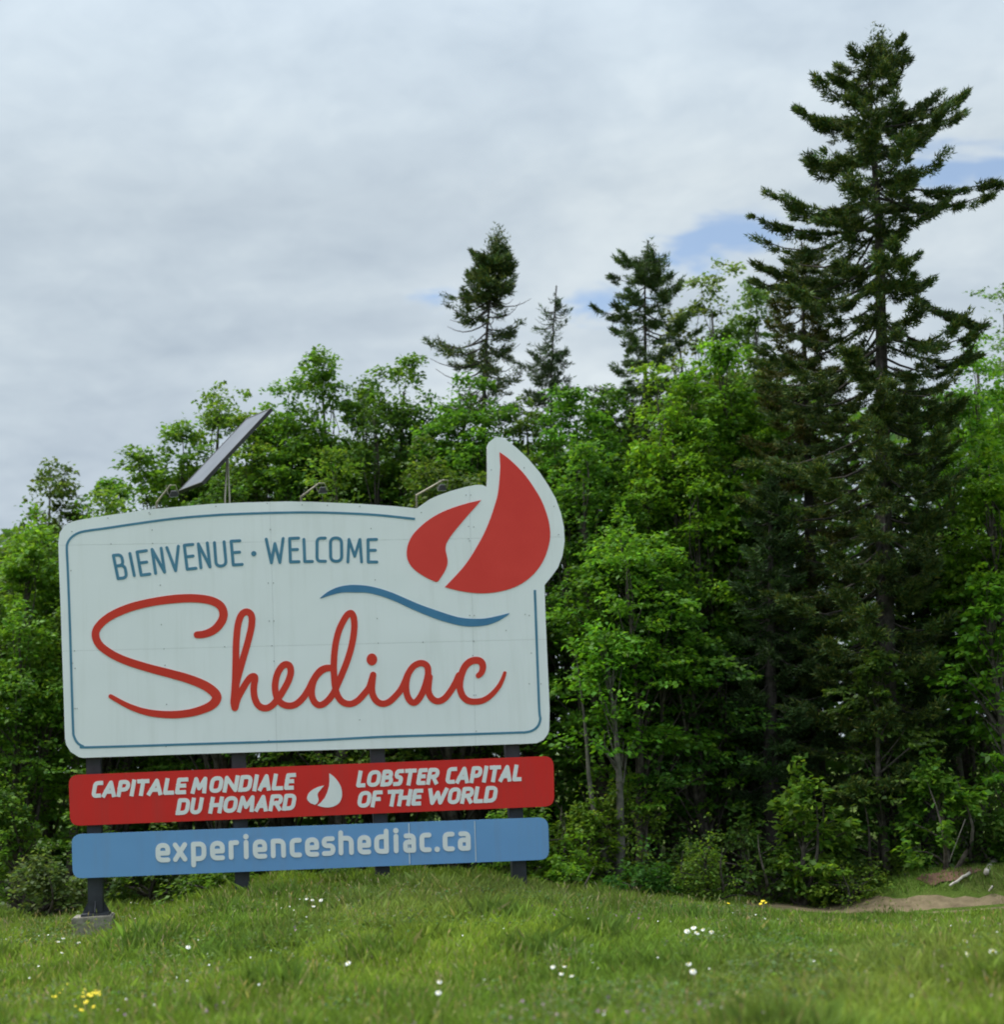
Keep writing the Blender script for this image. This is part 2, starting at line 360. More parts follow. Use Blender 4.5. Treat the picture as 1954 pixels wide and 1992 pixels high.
def fillet(P, n=5):
    """P: (x, y[, r]) corner list in pixels -> polyline with rounded corners"""
    out = []
    for i, q in enumerate(P):
        if len(q) < 3 or q[2] <= 0 or i in (0, len(P)-1): out.append(Vector(q[:2])); continue
        a, b_, c = Vector(P[i-1][:2]), Vector(q[:2]), Vector(P[i+1][:2])
        la = (a-b_).length*(.5 if len(P[i-1]) > 2 else .98); lc = (c-b_).length*(.5 if len(P[i+1]) > 2 else .98)
        r_ = min(q[2], la, lc); A_ = b_+(a-b_).normalized()*r_; C_ = b_+(c-b_).normalized()*r_
        for k in range(n+1):
            s = k/n; out.append(A_*(1-s)**2 + 2*b_*s*(1-s)*.97 + C_*s*s + b_*2*s*(1-s)*.03)
    return out
def rquad(TL, TR, BR, BL, r_):
    q = [(*TL, r_), (*TR, r_), (*BR, r_), (*BL, r_)]
    mid = ((TL[0]+BL[0])/2, (TL[1]+BL[1])/2)
    return fillet([mid]+q+[mid], 6)[:-1]

r = .45
GL = {
 'A': [[(0, 0), (.5, 1), (1, 0)], [(.17, .28), (.83, .28)]],
 'B': [[(0, 0), (0, 1), (.86, 1, r), (.86, .54, r), (0, .54)], [(0, .54), (1, .54, r), (1, 0, r), (0, 0)]],
 'C': [[(1, 1), (0, 1, r), (0, 0, r), (1, 0)]],
 'D': [[(0, 0), (0, 1), (1, 1, r), (1, 0, r), (0, 0)]],
 'E': [[(1, 1), (0, 1), (0, 0), (1, 0)], [(0, .52), (.85, .52)]],
 'F': [[(1, 1), (0, 1), (0, 0)], [(0, .48), (.85, .48)]],
 'H': [[(0, 0), (0, 1)], [(1, 0), (1, 1)], [(0, .5), (1, .5)]],
 'I': [[(.5, 0), (.5, 1)]],
 'L': [[(0, 1), (0, 0), (1, 0)]],
 'M': [[(0, 0), (.1, 1), (.5, .25), (.9, 1), (1, 0)]],
 'N': [[(0, 0), (0, 1), (1, 0), (1, 1)]],
 'O': [[(0, .5), (0, 1, r), (1, 1, r), (1, 0, r), (0, 0, r), (0, .5)]],
 'P': [[(0, 0), (0, 1), (1, 1, r), (1, .4, r), (0, .4)]],
 'R': [[(0, 0), (0, 1), (1, 1, r), (1, .45, r), (0, .45)], [(.5, .45), (1, 0)]],
 'S': [[(.95, 1), (0, 1, r), (0, .53, r), (1, .53, r), (1, 0, r), (0, 0)]],
 'T': [[(0, 1), (1, 1)], [(.5, 1), (.5, 0)]],
 'U': [[(0, 1), (0, 0, r), (1, 0, r), (1, 1)]],
 'V': [[(0, 1), (.5, 0), (1, 1)]],
 'W': [[(0, 1), (.25, 0), (.5, .8), (.75, 0), (1, 1)]],
 'a': [[(.08, 1), (1, 1, r), (1, 0)], [(1, .57), (0, .57, .3), (0, 0, .3), (1, 0)]],
 'c': [[(1, 1), (0, 1, r), (0, 0, r), (1, 0)]],
 'd': [[(1, 1.38), (1, 0), (0, 0, r), (0, 1, r), (1, 1)]],
 'e': [[(1, 0), (0, 0, r), (0, 1, r), (1, 1, r), (1, .46), (0, .46)]],
 'h': [[(0, 0), (0, 1.38)], [(0, 1), (1, 1, r), (1, 0)]],
 'i': [[(.5, 0), (.5, 1)]],
 'n': [[(0, 0), (0, 1)], [(0, 1), (1, 1, r), (1, 0)]],
 'p': [[(0, -.42), (0, 1), (1, 1, r), (1, 0, r), (0, 0)]],
 'r': [[(0, 0), (0, 1)], [(0, .9), (.35, 1, .2), (1, 1)]],
 's': [[(.95, 1), (0, 1, r), (0, .53, r), (1, .53, r), (1, 0, r), (0, 0)]],
 'x': [[(0, 1), (1, 0)], [(0, 0), (1, 1)]],
}
def glyph(ch, P0, ex, up, w, h, sw, caps):
    """P0 lower-left outer corner; ex, up direction vectors; w, h outer size; sw stroke width"""
    P0 = Vector(P0); ex = Vector(ex); up = Vector(up); out = []
    iw = max(w-sw, .01); ih = h-sw; base = P0 + up*(sw/2)
    f = lambda x, y: (base + ex*(sw/2 + x*iw) + up*(y*ih))
    if ch == '.': return [disc(f(.5, 0), sw*.58)]
    for st in GL[ch]:
        px = [(*f(q[0], q[1]), q[2]*min(iw, ih)*1.1) if len(q) > 2 else tuple(f(q[0], q[1])) for q in st]
        pl = fillet(px); closed = (pl[0]-pl[-1]).length < .01
        cp = ('ss' if ch not in 'AVWMNx' else 'ss') if caps == 's' else 'rr'
        out += ribbon(pl, sw, 'nn' if closed and ch == 'O' else cp, .5)
        if ch == 'A' and caps == 's': pass
    if ch == 'i': out.append(disc(f(.5, 1.38), sw*.58))
    return out
def line(text, starts, scale, org, base0, slope, up, h, sw, caps, gap):
    """starts: left edge of every letter in zoomed pixels plus the end of the last one"""
    vs_all = []; ox, oy = org; ci = 0; off = 0; allv, allf = [], []
    letters = [c for c in text if c != ' ']
    for i, c in enumerate(letters):
        s, e_ = starts[i] if hasattr(starts[i], '__len__') else (starts[i], (starts[i+1][0] if hasattr(starts[i+1], '__len__') else starts[i+1])-gap)
        y = base0[1] + slope*(s-base0[0])
        P0 = (ox+s/scale, oy+y/scale); w = (e_-s)/scale
        if c in 'Ii.': sww = sw
        vf = union(glyph(c, P0, (1, slope), up, w, h, sw, caps))
        n0 = len(allv); allv += list(vf[0]); allf += [tuple(k+n0 for k in f_) for f_ in vf[1]]
    return allv, allf

# ------------------------------------------------------------------ the welcome sign
gl = on_ground(180, 1790)
base = sgn(600, 1700); base.z = gzf(base.x, base.y)
sign = empty('welcome_sign', base, 'large white town welcome sign with red script, red and blue boards below', 'sign')

outline = z1((98, 1700), (92, 1500), (80, 1150), (65, 700), (55, 450), (50, 290), (60, 210), (95, 160), (150, 130), (200, 118), (400, 85), (600, 57))[0:] \
 + z5((0, 1080), (200, 1062), (400, 1045), (600, 1036), (850, 1030), (1000, 1032), (1300, 1045), (1500, 1058)) \
 + z2((815, 525), (850, 500), (900, 465), (960, 437), (1050, 405), (1150, 378), (1220, 364), (1260, 364), (1297, 378), (1300, 300), (1298, 100), (1310, 72), (1350, 40), (1385, 36), (1430, 55), (1500, 110), (1580, 185), (1660, 280), (1720, 370), (1770, 460), (1805, 560), (1825, 650), (1830, 750), (1815, 850), (1785, 930), (1740, 992), (1692, 1050), (1700, 1300), (1727, 1900)) \
 + z4((1790, 0), (1780, 30), (1750, 70), (1700, 93), (1640, 97), (900, 122), (0, 148)) + [(380, 1466.5), (161.5, 1474)] + z1((200, 1838), (140, 1800), (108, 1750))
outline = [Vector(q) for q in outline]
vf = union([outline])
board = obj('main_board', plate(vf, -.06, -.006), ALU, sign)
# the face is made of butted sheets: vertical and horizontal joints 3 mm wide
def sheets(vf, cuts):
    bm = bmesh.new(); vv = {}
    for f in vf[1]:
        for i in f:
            if i not in vv: vv[i] = bm.verts.new((vf[0][i][0], vf[0][i][1], 0))
    for f in vf[1]: bm.faces.new([vv[i] for i in f])
    for (a, b_, hw) in cuts:
        a = Vector((*a, 0)); b_ = Vector((*b_, 0)); nrm = (b_-a).cross(Vector((0, 0, 1))).normalized()
        for s in (-hw, hw):
            g = bm.verts[:]+bm.edges[:]+bm.faces[:]; bmesh.ops.bisect_plane(bm, geom=g, plane_co=a+nrm*s, plane_no=nrm, dist=1e-5)
        kill = [f for f in bm.faces if abs((f.calc_center_median()-a).dot(nrm)) < hw]
        bmesh.ops.delete(bm, geom=kill, context='FACES')
    cells = {}
    for f in bm.faces:
        c = f.calc_center_median(); key = tuple((c-Vector((*a, 0))).dot((Vector((*b_, 0))-Vector((*a, 0))).cross(Vector((0, 0, 1)))) > 0 for a, b_, _ in cuts)
        cells.setdefault(key, []).append(f)
    bm.verts.index_update(); pts = [Vector((v.co.x, v.co.y)) for v in bm.verts]
    out = [(pts, [tuple(v.index for v in f.verts) for f in fs]) for k, fs in sorted(cells.items())]
    bm.free(); return out
cuts = [((523, 900), (540, 1500), .16), ((911, 840), (927, 1500), .16), ((100, 1061), (1120, 1044), .16), ((100, 1267), (1120, 1242), .16)]
for c in sheets(vf, cuts): obj('sheet', plate(c, -.005, 0), WHITE, board)
inl = z5((1620, 1135), (1400, 1112), (1200, 1101), (1000, 1096), (800, 1098), (600, 1104)) + z1((1200, 82), (900, 107), (600, 147), (400, 177), (250, 198), (190, 215), (145, 245), (118, 285), (112, 330), (120, 500), (135, 900), (150, 1400), (158, 1640), (165, 1690), (190, 1735), (230, 1760), (280, 1767), (1000, 1745), (1866, 1718)) \
 + z4((600, 48), (1200, 30), (1560, 18)) + [(1022, 1424.3), (1036, 1421), (1047, 1412), (1051.5, 1398)] + z2((1655, 1900), (1640, 1500), (1625, 1085))
pieces = [catmull(inl, 4)]
obj('border_line', plate(union(ribbon(pieces[0], 4.6, 'nn')), .001, .004), BLUE_INK, board)
# BIENVENUE . WELCOME: every letter stands on its own bit of the arc
words = []
for ch, TL, TR, BL, BR, zf in (
    ('B', (450, 375), (518, 367), (484, 543), (548, 536), z1), ('I', (560, 362), (580, 360), (592, 522), (612, 520), z1), ('E', (622, 350), (690, 340), (652, 518), (715, 510), z1),
    ('N', (731, 331), (797, 323), (757, 505), (822, 496), z1), ('V', (838, 318), (922, 308), (858, 492), (946, 480), z1), ('E', (965, 302), (1027, 295), (986, 475), (1050, 468), z1),
    ('N', (1067, 291), (1132, 284), (1086, 464), (1152, 458), z1), ('U', (1184, 282), (1254, 276), (1197, 455), (1270, 448), z1), ('E', (1305, 272), (1368, 268), (1321, 444), (1385, 440), z1),
    ('W', (1560, 257), (1683, 252), (1567, 430), (1690, 424), z1), ('E', (1730, 252), (1795, 249), (1736, 422), (1798, 420), z1),
    ('L', (40, 738), (95, 737), (46, 890), (98, 889), z2), ('C', (130, 730), (186, 729), (130, 888), (188, 888), z2), ('O', (222, 728), (298, 728), (224, 888), (300, 888), z2),
    ('M', (340, 738), (434, 738), (342, 893), (436, 893), z2), ('E', (480, 740), (538, 738), (482, 893), (540, 893), z2)):
    TL, TR, BL, BR = [Vector(q) for q in zf(TL, TR, BL, BR)]
    g = []
    for st in GL[ch]:
        def f(x, y): return (BL*(1-x)+BR*x)*(1-y) + (TL*(1-x)+TR*x)*y
        px = [(*f(q[0], q[1]), q[2]*(BR-BL).length*1.1) if len(q) > 2 else tuple(f(q[0], q[1])) for q in st]
        pl = fillet(px); g += ribbon(pl, 5.9 if ch != 'M' else 5.6, 'nn' if ch == 'O' else 'rr', .5)
    words.append(union(g))
words.append(([*disc(z1((1470, 362))[0], 5.2)], [tuple(range(12))]))
av, af = [], []
for v_, f_ in words:
    k = len(av); av += list(v_); af += [tuple(i+k for i in q) for q in f_]
o = obj('lettering', plate((av, af), .001, .005), BLUE_INK, board); o['label'] = 'blue words BIENVENUE and WELCOME along the top'
# Shediac in script
S = catmull(z1((1058, 951), (1110, 946), (1175, 920), (1225, 870), (1250, 810), (1235, 750), (1180, 710), (1090, 690), (980, 686), (850, 696), (700, 720), (560, 757), (430, 815), (350, 880), (320, 945), (345, 1018), (420, 1080), (530, 1135), (700, 1190), (860, 1232), (1000, 1272), (1120, 1322), (1190, 1378), (1196, 1425), (1150, 1470), (1050, 1508), (950, 1526), (850, 1530), (740, 1521), (640, 1498), (540, 1458), (430, 1397)), 5)
h1 = catmull(zA((170, 1312), (158, 1240), (165, 1150), (175, 1000), (180, 850), (184, 700), (186, 560), (196, 400), (214, 270), (250, 170), (305, 128), (358, 145), (382, 200), (378, 300), (350, 430), (315, 560), (275, 700), (235, 840), (200, 970), (180, 1100), (172, 1312)), 5)
h2 = catmull(zA((175, 1310), (205, 1200), (262, 1090), (325, 985), (372, 932), (412, 925), (420, 960), (408, 1040), (405, 1110), (420, 1200), (460, 1278), (525, 1315), (595, 1305), (655, 1258), (720, 1175), (780, 1080), (832, 980), (862, 880), (850, 800), (808, 775), (760, 795), (710, 865), (680, 950), (668, 1050), (680, 1150), (715, 1225), (780, 1275), (865, 1287), (945, 1255), (1020, 1180), (1080, 1090), (1130, 990), (1185, 900), (1240, 845), (1300, 822), (1370, 822)), 5)
d1 = catmull(zA((1370, 822), (1290, 830), (1210, 885), (1150, 970), (1122, 1080), (1125, 1170), (1155, 1240), (1210, 1278), (1270, 1262), (1340, 1200), (1400, 1110), (1450, 1000), (1510, 860), (1570, 700), (1620, 520), (1645, 350), (1643, 220), (1615, 148), (1570, 158), (1520, 225), (1460, 350), (1420, 500), (1400, 650), (1393, 800), (1398, 930), (1410, 1050), (1440, 1160), (1500, 1238), (1590, 1265), (1680, 1230), (1760, 1150), (1830, 1060), (1864, 960), (1880, 905)), 5)
i1 = catmull(zB((165, 905), (155, 1000), (150, 1080), (165, 1160), (210, 1230), (280, 1262), (360, 1240), (440, 1170), (510, 1085), (560, 985), (600, 890), (660, 805), (730, 765), (792, 766), (835, 805), (845, 880), (830, 965), (800, 1065), (755, 1165), (700, 1235), (655, 1247), (612, 1212), (582, 1140), (572, 1050), (582, 950), (605, 880)), 5)
a1 = catmull(zB((862, 930), (850, 1030), (848, 1100), (872, 1170), (920, 1218), (980, 1230), (1050, 1195), (1120, 1110), (1180, 1010), (1225, 910)), 5)
c1 = catmull(zB((1465, 915), (1505, 875), (1522, 800), (1495, 742), (1430, 725), (1350, 752), (1290, 820), (1252, 920), (1236, 1010), (1242, 1090), (1275, 1170), (1335, 1222), (1420, 1237), (1525, 1220), (1620, 1160), (1710, 1060), (1760, 970), (1793, 880)), 5)
k = 6.347
letters = [(ribbon(S, [13.5, 15, 16.5, 16.5, 16, 16, 16.5, 15.5, 16, 15, 15, 15, 15, 16, 17, 18, 19, 17, 15, 14.5, 13, 11, 8.5])), (ribbon(h1, 13.2) + ribbon(h2, 13.0) + ribbon(d1, 12.6) + ribbon(i1, 12.6) + ribbon(a1, 12.6) + ribbon(c1, [10.5, 13, 14, 13.5, 13, 12.8, 12, 9.5, 6.5])), [disc(zB((150, 715))[0], 10.3, 20, 11.8)]]
for pl in letters:
    me = plate(union(pl), .001, .007); o = obj('script_lettering', me, RED_LETTER, board); rim(me, RED_RIM)
sail = [catmull(z2((1383, 140), (1440, 180), (1500, 235), (1560, 300), (1620, 385), (1670, 470), (1705, 560), (1725, 640), (1730, 720), (1715, 800), (1685, 880), (1640, 950), (1580, 1010), (1510, 1055), (1430, 1085), (1340, 1103), (1250, 1108), (1160, 1100), (1080, 1085), (1007, 1065)), 3) + catmull(z2((1060, 1010), (1120, 945), (1170, 880), (1220, 800), (1270, 710), (1310, 620), (1345, 520), (1370, 430), (1382, 330), (1388, 240)), 3)]
claw = [catmull(z2((1257, 468), (1220, 513), (1170, 568), (1110, 638), (1060, 700), (1022, 758), (1012, 800), (1018, 840), (1026, 880), (1022, 920), (1002, 965), (962, 1026)), 3) + catmull(z2((945, 1030), (880, 1000), (810, 955), (765, 905), (746, 850), (752, 780), (785, 710), (840, 650), (910, 595), (990, 550), (1080, 515), (1170, 488)), 3)]
for nm, pl in (('sail_emblem', sail), ('claw_emblem', claw)):
    me = plate(union(pl), .001, .006); obj(nm, me, RED_INK, board)
wave = catmull(z2((150, 1140), (200, 1100), (260, 1070), (330, 1053), (400, 1050), (480, 1057), (560, 1075), (650, 1105), (750, 1148), (850, 1190), (950, 1225), (1050, 1258), (1120, 1275), (1200, 1282), (1280, 1280), (1360, 1265), (1450, 1243)), 3) + catmull(z2((1447, 1252), (1380, 1295), (1300, 1325), (1210, 1335), (1120, 1330), (1000, 1300), (900, 1265), (780, 1215), (680, 1168), (580, 1130), (480, 1105), (390, 1102), (300, 1103), (220, 1122), (160, 1142)), 3)
obj('wave_emblem', plate(union([wave]), .001, .006), WAVE_INK, board)
# rivets along the joints and the rim
rv = [(216, 1058), (297, 1057), (312, 1138), (314, 1215), (319, 1262), (321, 1294), (437, 1258), (526, 1030), (522, 1134), (532, 1134), (524, 1208), (533, 1208), (529, 1256), (533, 1286), (291, 987), (290, 997), (296, 1031), (420, 985), (141, 1290), (145, 1266), (146, 1300), (146, 1378), (138, 1110), (736, 1251), (823, 1249), (922, 1247), (734, 1203), (914, 1197), (923, 1197), (920, 1275), (730, 1128), (722, 1028), (912, 1024), (922, 1025), (912, 1048), (914, 1052), (588, 982), (637, 983), (700, 985), (520, 979), (1022, 1195), (1030, 1197), (985, 1226), (1034, 1270), (1053, 1330), (922, 1352), (926, 1352), (324, 1370), (150, 1378), (956, 914), (1020, 910), (1078, 985), (1087, 1040), (820, 997), (907, 963), (916, 963), (140, 1034), (210, 1008), (292, 1000), (1030, 1330), (700, 1400), (523, 1440), (323, 1452), (927, 1422)]
bm = bmesh.new()
for q in rv:
    c = sgn(q[0], q[1], .002); bmesh.ops.create_icosphere(bm, subdivisions=1, radius=.007, matrix=Matrix.Translation(c))
obj('rivets', from_bm(bm), RIVET, board, 'stuff')

# red board
redq = rquad((133.5, 1507.5), (1076.5, 1470), (1078.5, 1568), (137, 1606.5), 20)
rb = obj('red_board', plate(union([redq]), -.035, .02), RED_BOARD, sign)
def shifted(vf, a, b_, parent, mat, name='lettering', label=None):
    o = obj(name, plate(vf, a, b_), mat, parent)
    if label: o['label'] = label
    return o
U1 = (.175, -1)
shifted(line('CAPITALE MONDIALE', [75, 163, 288, 395, (443, 545), 545, 678, (778, 872), (912, 1042), 1062, 1180, 1310, 1425, 1478, 1590, 1695, 1785], 4.327, (160, 1490), (75, 268), -.041, U1, 32.5, 7.9, 's', 7), .021, .025, rb, TEXT_WHITE, label='white words CAPITALE MONDIALE')
shifted(line('DU HOMARD', [785, (900, 1002), 1060, 1178, 1302, 1448, 1565, 1680, 1793], 4.327, (160, 1490), (785, 412), -.042, U1, 32.5, 7.9, 's', 7), .021, .025, rb, TEXT_WHITE, label='white words DU HOMARD')
shifted(line('LOBSTER CAPITAL', [445, 522, 632, 730, (805, 895), 908, (985, 1075), 1132, 1212, 1320, 1412, (1458, 1545), 1545, 1648, 1726], 3.967, (580, 1480), (445, 205), -.039, U1, 32.5, 7.7, 's', 6), .021, .025, rb, TEXT_WHITE, label='white words LOBSTER CAPITAL')
shifted(line('OF THE WORLD', [450, (557, 632), (672, 765), 762, (868, 945), 985, 1145, 1248, 1347, 1428, 1530], 3.967, (580, 1480), (450, 362), -.0395, U1, 32.5, 7.7, 's', 6), .021, .025, rb, TEXT_WHITE, label='white words OF THE WORLD')
zl = lambda *q: [(580+x/3.967, 1480+y/3.967) for x, y in q]
em = [catmull(zl((240, 95), (275, 120), (305, 155), (328, 195), (338, 240), (335, 285), (315, 325), (280, 348), (240, 358), (190, 355), (148, 342)), 3) + zl((175, 320), (205, 285), (225, 240), (238, 195), (242, 150)),
      catmull(zl((202, 188), (175, 220), (152, 250), (152, 275), (158, 300), (148, 325), (130, 338)), 3)+catmull(zl((95, 325), (72, 300), (70, 275), (85, 245), (115, 220), (155, 200)), 3)]
obj('emblem', plate(union(em), .021, .026), TEXT_WHITE, rb)
# blue board in three lengths with pale joint strips
bluq = rquad((139.5, 1622.7), (1066, 1589.5), (1068.5, 1671.5), (142, 1708.5), 19)
vb = union([bluq])
bb = obj('website_board', plate(vb, -.035, .012), BLUE_BOARD, sign)
for c in sheets(vb, [((796, 1560), (800.5, 1720), .9), ((924, 1560), (927, 1720), .7)]): obj('sheet', plate(c, .013, .018), BLUE_BOARD, bb)
for a, b_, hw in (((795.3, 1601), (797, 1680.5), 1.0), ((923.2, 1596.5), (925.8, 1675.6), .7)):
    q = [(a[0]-hw, a[1]), (a[0]+hw, a[1]), (b_[0]+hw, b_[1]), (b_[0]-hw, b_[1])]
    obj('joint_strip', plate(union([[Vector(v) for v in q]]), .0185, .021), SEAM, bb)
U2 = (-.02, -1)
shifted(line('experience', [(72, 228), (255, 408), (447, 610), (648, 805), (845, 958), (1005, 1055), (1100, 1252), (1290, 1450), (1490, 1620), (1652, 1802)], 5.44, (290, 1600), (75, 422), -.0377, U2, 37.8, 9.4, 'r', 0), .022, .026, bb, TEXT_WHITE, label='white lower case letters experience')
shifted(line('shediac.ca', [(143, 287), (320, 482), (520, 665), (698, 852), (904, 954), (1003, 1140), (1177, 1305), (1337, 1388), (1422, 1550), (1582, 1718)], 5.44, (600, 1590), (143, 407), -.0377, U2, 37.8, 9.4, 'r', 0), .022, .026, bb, TEXT_WHITE, label='white lower case letters shediac.ca')

# posts behind the boards
def vert_box(bm, c, hw, hd, z0, z1_, back):
    c = Vector((c.x, c.y, 0)) - SN*back
    p = [c - SU*hw + SN*hd, c + SU*hw + SN*hd, c + SU*hw - SN*hd, c - SU*hw - SN*hd]
    add_hexa(bm, [q+Vector((0, 0, z0)) for q in p] + [q+Vector((0, 0, z1_)) for q in p])
posts = []
for px, py in ((182, 1600), (468, 1600), (742, 1600), (1008, 1600)):
    c = sgn(px, py); g = gzf(c.x, c.y)+(.13 if px == 182 else -.12); top = sgn(px, 1080).z
    bm = bmesh.new(); vert_box(bm, c, .083, .083, g+.09, top, .15); fix_normals(bm)
    bmesh.ops.bevel(bm, geom=[e_ for e_ in bm.edges if abs((e_.verts[0].co-e_.verts[1].co).z) > .5], offset=.008, segments=2, affect='EDGES')
    po = obj('post', from_bm(bm), POST, sign)
    bm = bmesh.new(); vert_box(bm, c, .155, .15, g+.06, g+.085, .15); fix_normals(bm); obj('base_plate', from_bm(bm), POST, po)
    b0 = Vector((c.x, c.y, 0)) - SN*.15
    for dv in (SU, -SU, SN, -SN):
        sd_ = Vector((-dv.y, dv.x, 0))*.006; bm = bmesh.new()
        tri = [b0+dv*.0845+Vector((0, 0, g+.087)), b0+dv*.145+Vector((0, 0, g+.087)), b0+dv*.145+Vector((0, 0, g+.105)), b0+dv*.0845+Vector((0, 0, g+.215))]
        A_ = [bm.verts.new(v-sd_) for v in tri]; B_ = [bm.verts.new(v+sd_) for v in tri]
        bm.faces.new(A_); bm.faces.new(B_[::-1])
        for i in range(4): bm.faces.new((A_[i], B_[i], B_[(i+1) % 4], A_[(i+1) % 4]))
        fix_normals(bm); obj('gusset', from_bm(bm), POST, po)
    posts.append((b0, g))
# horizontal rails tying the posts to the boards
for (pya, off) in ((1100, 0), (1400, 0), (1537, 0), (1650, 0)):
    a = sgn(160, pya+14) - SN*.064; b_ = sgn(1040, pya-18) - SN*.064; bm = bmesh.new()
    dz = Vector((0, 0, .03)); nn = SN*.0125
    add_hexa(bm, [a-nn-dz, b_-nn-dz, b_+nn-dz, a+nn-dz, a-nn+dz, b_-nn+dz, b_+nn+dz, a+nn+dz]); fix_normals(bm)
    obj('rail', from_bm(bm), POST, sign)
# concrete footing under the leftmost post
b0, g = posts[0]
ft = bmesh.new(); cc = Vector((b0.x, b0.y, 0)) - SU*.03
hw = .22; p = [cc-SU*hw+SN*hw, cc+SU*hw+SN*hw, cc+SU*hw-SN*hw, cc-SU*hw-SN*hw]
add_hexa(ft, [q+Vector((0, 0, g-.4)) for q in p]+[q+Vector((0, 0, g+.058)) for q in p]); fix_normals(ft)
bmesh.ops.bevel(ft, geom=ft.edges[:], offset=.012, segments=2, affect='EDGES')
root = empty('concrete_footing', (cc.x, cc.y, g)); 
COL.objects.unlink(root); bpy.data.objects.remove(root)
o = obj('concrete_footing', from_bm(ft), CONCRETE)
tag(o, 'weathered grey concrete footing under the leftmost dark sign post', 'footing')

# solar panel above the board
BLc = at(346.8, 955, 18.55); BRc = at(392, 938, 18.0); TLc = at(479.5, 814, 19.05); ll = TLc-BLc; ss = BRc-BLc
nrm = ll.cross(ss).normalized()
if nrm.z < 0: nrm = -nrm
ctr = BLc + ll*.5 + ss*.5
spn = empty('solar_panel', (ctr.x, ctr.y, sgn(440, 975).z), 'grey tilted solar panel on thin poles above the left half of the white sign', 'solar panel')
def slab(o_, a, b_, n_, t0, t1):
    bm = bmesh.new(); add_hexa(bm, [o_+n_*t0, o_+a+n_*t0, o_+a+b_+n_*t0, o_+b_+n_*t0, o_+n_*t1, o_+a+n_*t1, o_+a+b_+n_*t1, o_+b_+n_*t1]); fix_normals(bm); return from_bm(bm)
lu, su_ = ll.normalized(), ss.normalized()
obj('glass', slab(BLc+lu*.02+su_*.02, ll-lu*.04, ss-su_*.04, nrm, -.012, -.004), PVGLASS, spn)
obj('backsheet', slab(BLc+lu*.02+su_*.02, ll-lu*.04, ss-su_*.04, nrm, -.04, -.0125), BLACKM, spn)
for o_, a, b_ in ((BLc, lu*.02, ss), (BLc+ll-lu*.02, lu*.02, ss), (BLc+lu*.0203, ll-lu*.0406, su_*.02), (BLc+ss-su_*.02+lu*.0203, ll-lu*.0406, su_*.02)):
    obj('frame_bar', slab(o_, a, b_, nrm, -.045, 0), BLACKM, spn)
for dx in (-6, 4):
    bm = bmesh.new(); t0_ = ctr-nrm*.05; add_tube(bm, [sgn(443+dx*.9, 975, -.09)-Vector((0, 0, .5)), sgn(443+dx*.9, 975, -.09)+Vector((0, 0, .05)), t0_], .012, 6); fix_normals(bm); obj('pole', from_bm(bm, True), GALV, spn)

# floodlights on arms
lab = ('leftmost of three black floodlights on arms, beside the foot of the solar panel', 'middle one of three black floodlights, above the top edge of the white board', 'rightmost of three black floodlights, on a bent arm beside the sail emblem')
for k, (pts_, lamp) in enumerate(((((306, 985), (304, 975), (332, 944)), (338, 962)), (((588, 980), (586, 964), (622, 940)), (628, 955)), (((812, 992), (812, 961), (863, 934)), (860, 950)))):
    p0 = sgn(*pts_[0], -.09); p1 = sgn(*pts_[1], -.09); p2 = at(*pts_[2], p1.y-.55); lp = at(*lamp, p2.y+.03)
    fl = empty('floodlight', p0, lab[k], 'floodlight', 'floodlights along the top of the sign')
    bm = bmesh.new(); add_tube(bm, [p0-Vector((0, 0, .25)), p1, p2], [.014, .014, .012], 6); fix_normals(bm); obj('arm', from_bm(bm, True), GALV, fl)
    dr = ((sgn(lamp[0], 1200) - lp).normalized()); a = SU; b_ = dr.cross(a).normalized()
    bm = bmesh.new()
    def rect(c, hw_, hh_): return [c-a*hw_-b_*hh_, c+a*hw_-b_*hh_, c+a*hw_+b_*hh_, c-a*hw_+b_*hh_]
    add_hexa(bm, rect(lp-dr*.045, .03, .022)+rect(lp+dr*.02, .056, .038)); fix_normals(bm)
    bmesh.ops.bevel(bm, geom=bm.edges[:], offset=.006, segments=1, affect='EDGES')
    hd = obj('housing', from_bm(bm), BLACKM, fl)
    bm = bmesh.new(); add_hexa(bm, rect(lp+dr*.0205, .05, .032)+rect(lp+dr*.025, .05, .032)); fix_normals(bm); obj('lens', from_bm(bm), LENS, fl)
    bm = bmesh.new()
    for s in (-1, 1): add_tube(bm, [p2, p2+a*s*.055, lp+a*s*.06], .005, 5)
    fix_normals(bm); obj('bracket', from_bm(bm), GALV, fl)

# ------------------------------------------------------------------ vegetation
def leaves(P, out, size, tint, droop=.25, tilt=.55, ratio=.62):
    """P (n,3) leaf bases, out (n,3) rough outward direction; one folded diamond each"""
    n = len(P)
    d = out + RNG.normal(0, .7, (n, 3)); d[:, 2] = d[:, 2]*.5 - droop; d /= np.linalg.norm(d, axis=1)[:, None]
    up = np.zeros((n, 3)); up[:, 2] = 1; up += RNG.normal(0, tilt, (n, 3))
    s = np.cross(d, up); s /= np.linalg.norm(s, axis=1)[:, None]+1e-9; nn = np.cross(s, d)
    l = (size*RNG.uniform(.6, 1.25, n))[:, None]; w = l*ratio*.5
    V = np.stack([P, P+d*l*.45+s*w+nn*l*.08, P+d*l, P+d*l*.45-s*w+nn*l*.08], 1)
    return V
def tint_of(cols, n, var=.18):
    c = np.asarray(cols, float)
    i = RNG.integers(0, len(c), n) if c.ndim == 2 else None
    base_ = c[i] if i is not None else np.repeat(c[None], n, 0)
    f = np.exp(RNG.normal(0, var, n))[:, None]; h = RNG.normal(0, .10, n)
    out = base_*f; out[:, 0] *= np.exp(h); return np.clip(out, .003, .5)
